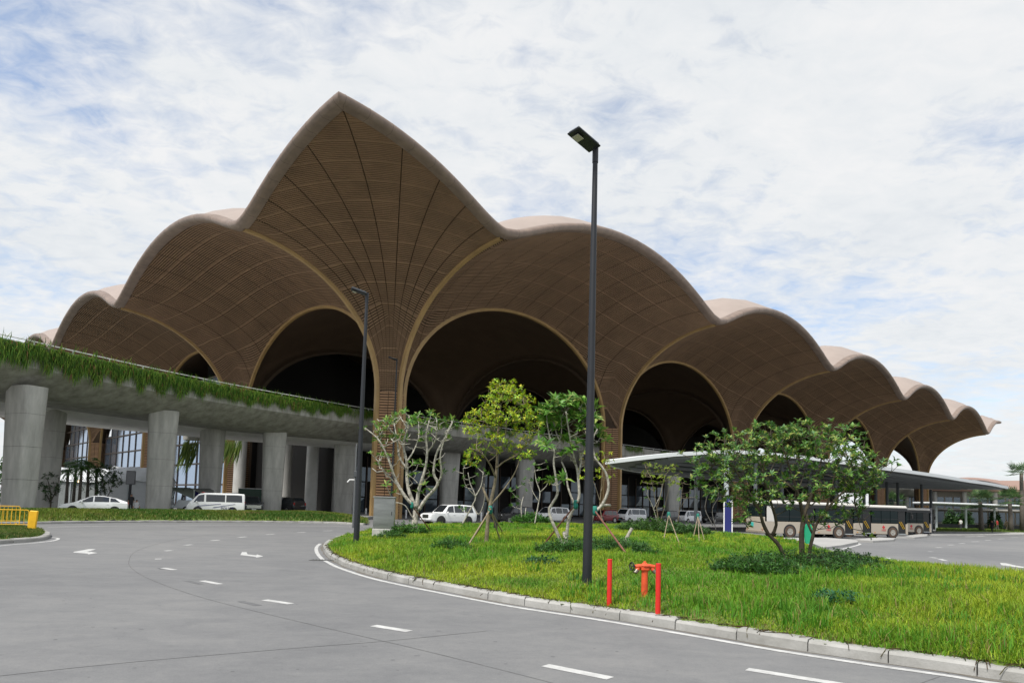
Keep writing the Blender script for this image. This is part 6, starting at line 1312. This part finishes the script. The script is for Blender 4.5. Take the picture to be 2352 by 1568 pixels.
# weeping plants hanging from the second ramp
rs = np.random.default_rng(55)
for x0, x1, y0, y1, Y, lab in [(418, 452, 1008, 1085, 80, 'long pale green strands hanging left of the slatted pier column'), (500, 552, 1000, 1080, 86, 'long pale green strands hanging beside the slatted pier column')]:
    q = GD((x0 + x1) / 2, y0, Y); L = []; C = []
    for k in range(150):
        a = Vector(GD(rs.uniform(x0, x1) + 6, y0 + rs.uniform(-4, 22), Y + rs.uniform(-1, 1))); ln = rs.uniform(1.2, 3.6); L.append(leaf_quad(a - Vector(q), Vector((-.28 + rs.normal() * .06, rs.normal() * .1, -1)), Vector((0, 1, .1)), ln, .10, .2)); c = [(.11, .17, .03), (.16, .22, .04), (.07, .13, .02)][rs.integers(3)]; C.append(c)
    e = empty('hanging_plant', tuple(q), 0, lab, 'plant'); o = bpy.data.objects.new('strands', leaf_mesh('strands', L, C)); COL.objects.link(o); o.parent = e; mb = MB(); mb.box((0, .6, .15), ((x1 - x0) * Y / FPX, .8, .5), bev=.05); mb.build('planter', CONC_D, e)

# ================================================================== right background
# low far wing of the terminal
p0, p1 = GD(1990, 1180, 250), GD(2560, 1180, 215); WG = empty('terminal_wing', (p0[0], p0[1], 0), math.atan2(p1[1] - p0[1], p1[0] - p0[0]), 'low far terminal wing with a long brown roof and glazed front', 'building'); L = float(np.linalg.norm(p1 - p0))
mb = MB(); pr = [(-1, 11.2), (-1.2, 11.9), (4, 13.6), (14, 15.6), (40, 15.8), (40, 11.2)]; k = len(pr); mb.add([(x, y, z) for x in (0, L) for y, z in pr], [tuple(range(k)), tuple(range(2 * k - 1, k - 1, -1))] + [(i, (i + 1) % k, k + (i + 1) % k, k + i) for i in range(k)]); rf = mb.build('roof', mat('wing_roof', (.30, .19, .15), .6, var=.06), WG)
mb = MB(); vs = []
for i in range(9):
    t = i / 8; vs += [(L * .46 + 9 * (t - .5) * 2, 3.5, 13.6 + 1.7 * math.sin(math.pi * t)), (L * .46 + 9 * (t - .5) * 2, 14, 15.7 + 1.0 * math.sin(math.pi * t))]
mb.add(vs, [(2 * i, 2 * i + 2, 2 * i + 3, 2 * i + 1) for i in range(8)]); mb.build('roof_dormer', MATS['wing_roof'], rf, smooth=True)
mb = MB(); mb.box((L / 2, 22, 5.6), (L - 1, 34, 11.2)); mb.build('wall', mat('wing_wall', (.40, .37, .32), .8), WG)
for i in range(26):
    x0_ = 2 + i * (L - 4) / 26; w_ = (L - 4) / 26 - .5
    for z0, z1 in ((.4, 4.2), (5.4, 9.2)): mb = MB(); mb.box((x0_ + w_ / 2, 4.95, (z0 + z1) / 2), (w_, .12, z1 - z0)); mb.build('window', mat('wing_glass', (.16, .20, .24), .1, metal=.4), WG)
for i in range(8): mb = MB(); mb.cyl((4 + i * L / 8, 1.5, 0), .8, 11, 14); mb.build('round_column', mat('column_concrete', (.46, .455, .43), .8), WG, auto=40)
mb = MB(); mb.box((L / 2, 1.5, 5.0), (L, 7, .5)); mb.build('balcony_slab', CONC, WG)
# covered walkway
a, b = GD(2120, 1180, 108), GD(2480, 1180, 118); WK = empty('covered_walkway', (a[0], a[1], 0), math.atan2(b[1] - a[1], b[0] - a[0]), 'low covered walkway with white flat roof and grey posts behind the palms', 'walkway'); L = float(np.linalg.norm(b - a))
mb = MB(); mb.box((L / 2, 0, 4.15), (L, 4.0, .30), bev=.1); mb.build('roof', CAN, WK); mb = MB(); mb.box((L / 2, 0, 3.9), (L - .5, 3.2, .2)); mb.build('ceiling', CANU, WK)
for i in range(6): mb = MB(); mb.cyl((2 + i * (L - 4) / 5, -.6, 0), .17, 3.9, 12); mb.build('post', GALV, WK)
mb = MB(); mb.box((L / 2, 2.0, .45), (L, .5, .9)); mb.build('planter_wall', mat('dark_planter', (.03, .033, .035), .6), WK)
# grass and palms beside the walkway
VG = poly_px([(2150, 1220.5), (2352, 1223), (2500, 1225.5), (2500, 1217.5), (2352, 1216), (2150, 1214.5)]); mb = MB(); mb.prism(VG, -.02, .16); tag(mb.build('far_verge', SOIL), kind='structure'); VGP = np.array(VG)
Q = scatter(VG, 14000, 61, lambda q_: np.ones(len(q_)) * .9); blades('grass', Q, np.full(len(Q), .16), .1 + .2 * RNG.uniform(.3, 1, len(Q)), np.full(len(Q), .07), .5, np.array([.05, .13, .018]), np.array([.14, .2, .03]), np.array([.09, .12, .03]), 'strip of grass under the far palms by the walkway', 'grass', 63)
for i, (x, yb, yt, r_, lab) in enumerate([(2254, 1215, 1152, 2.9, 'fan palm with short trunk standing before the covered walkway'), (2322, 1214, 1146, 2.7, 'fan palm beside the tan-clothed walker before the covered walkway'), (2348, 1213, 1086, 3.0, 'tall fan palm rising above the far wing roof'), (2056, 1212, 1152, 2.6, 'fan palm seen between the canopy posts')]):
    q = GD(x, 1200, (98, 101, 104, 118)[i]); t = GD(x, yt, q[1]); frond_palm((q[0], q[1], .1), float(t[2]) - .1, r_ * .85, lab, 400 + i, fan=True, n=26, tr=.30, pal=((.05, .12, .04), (.08, .17, .055), (.13, .21, .07)))
for i, (x, Y, w_, lab) in enumerate([(2215, 118, 20, 'rounded green bush before the far building front'), (2185, 120, 16, 'dark leafy bush beside the round far columns'), (2285, 112, 14, 'light green bush between two fan palms')]):
    q = GD(x, 1200, Y); shrub(x, 1200, w_ * Y / FPX, 3.2, 130, lab, 430 + i, [(.03, .08, .02), (.05, .11, .03)], .5, .2, False, Y).location = (q[0], q[1], .1)

# far wood seen under the viaduct beyond the first pier
rs = np.random.default_rng(611); L = []; C = []; q0 = Vector((-88.0, 96.0, 0.0))
for k in range(9000):
    a = rs.uniform(0, 1); x_ = -26 + 40 * a; y_ = rs.normal(0, 2.5); top = 7.5 + 2.2 * math.sin(a * 17) + 1.2 * math.sin(a * 41); z_ = top * rs.uniform(0, 1) ** .7
    L.append(leaf_quad(Vector((x_, y_, z_)), Vector((rs.normal(), rs.normal(), rs.normal() - .2)), Vector((0, 0, 1)), .7, .34, .3)); f = rs.uniform(.7, 1.2); c = [(.05, .12, .025), (.08, .17, .035), (.035, .09, .02)][rs.integers(3)]; C.append(tuple(q * f for q in c))
o = bpy.data.objects.new('far_wood', leaf_mesh('far_wood', L, C)); COL.objects.link(o); o.location = q0; o.rotation_euler = (0, 0, R(35)); tag(o, 'far green wood seen below the viaduct beyond the first pier', 'wood', kind='stuff')
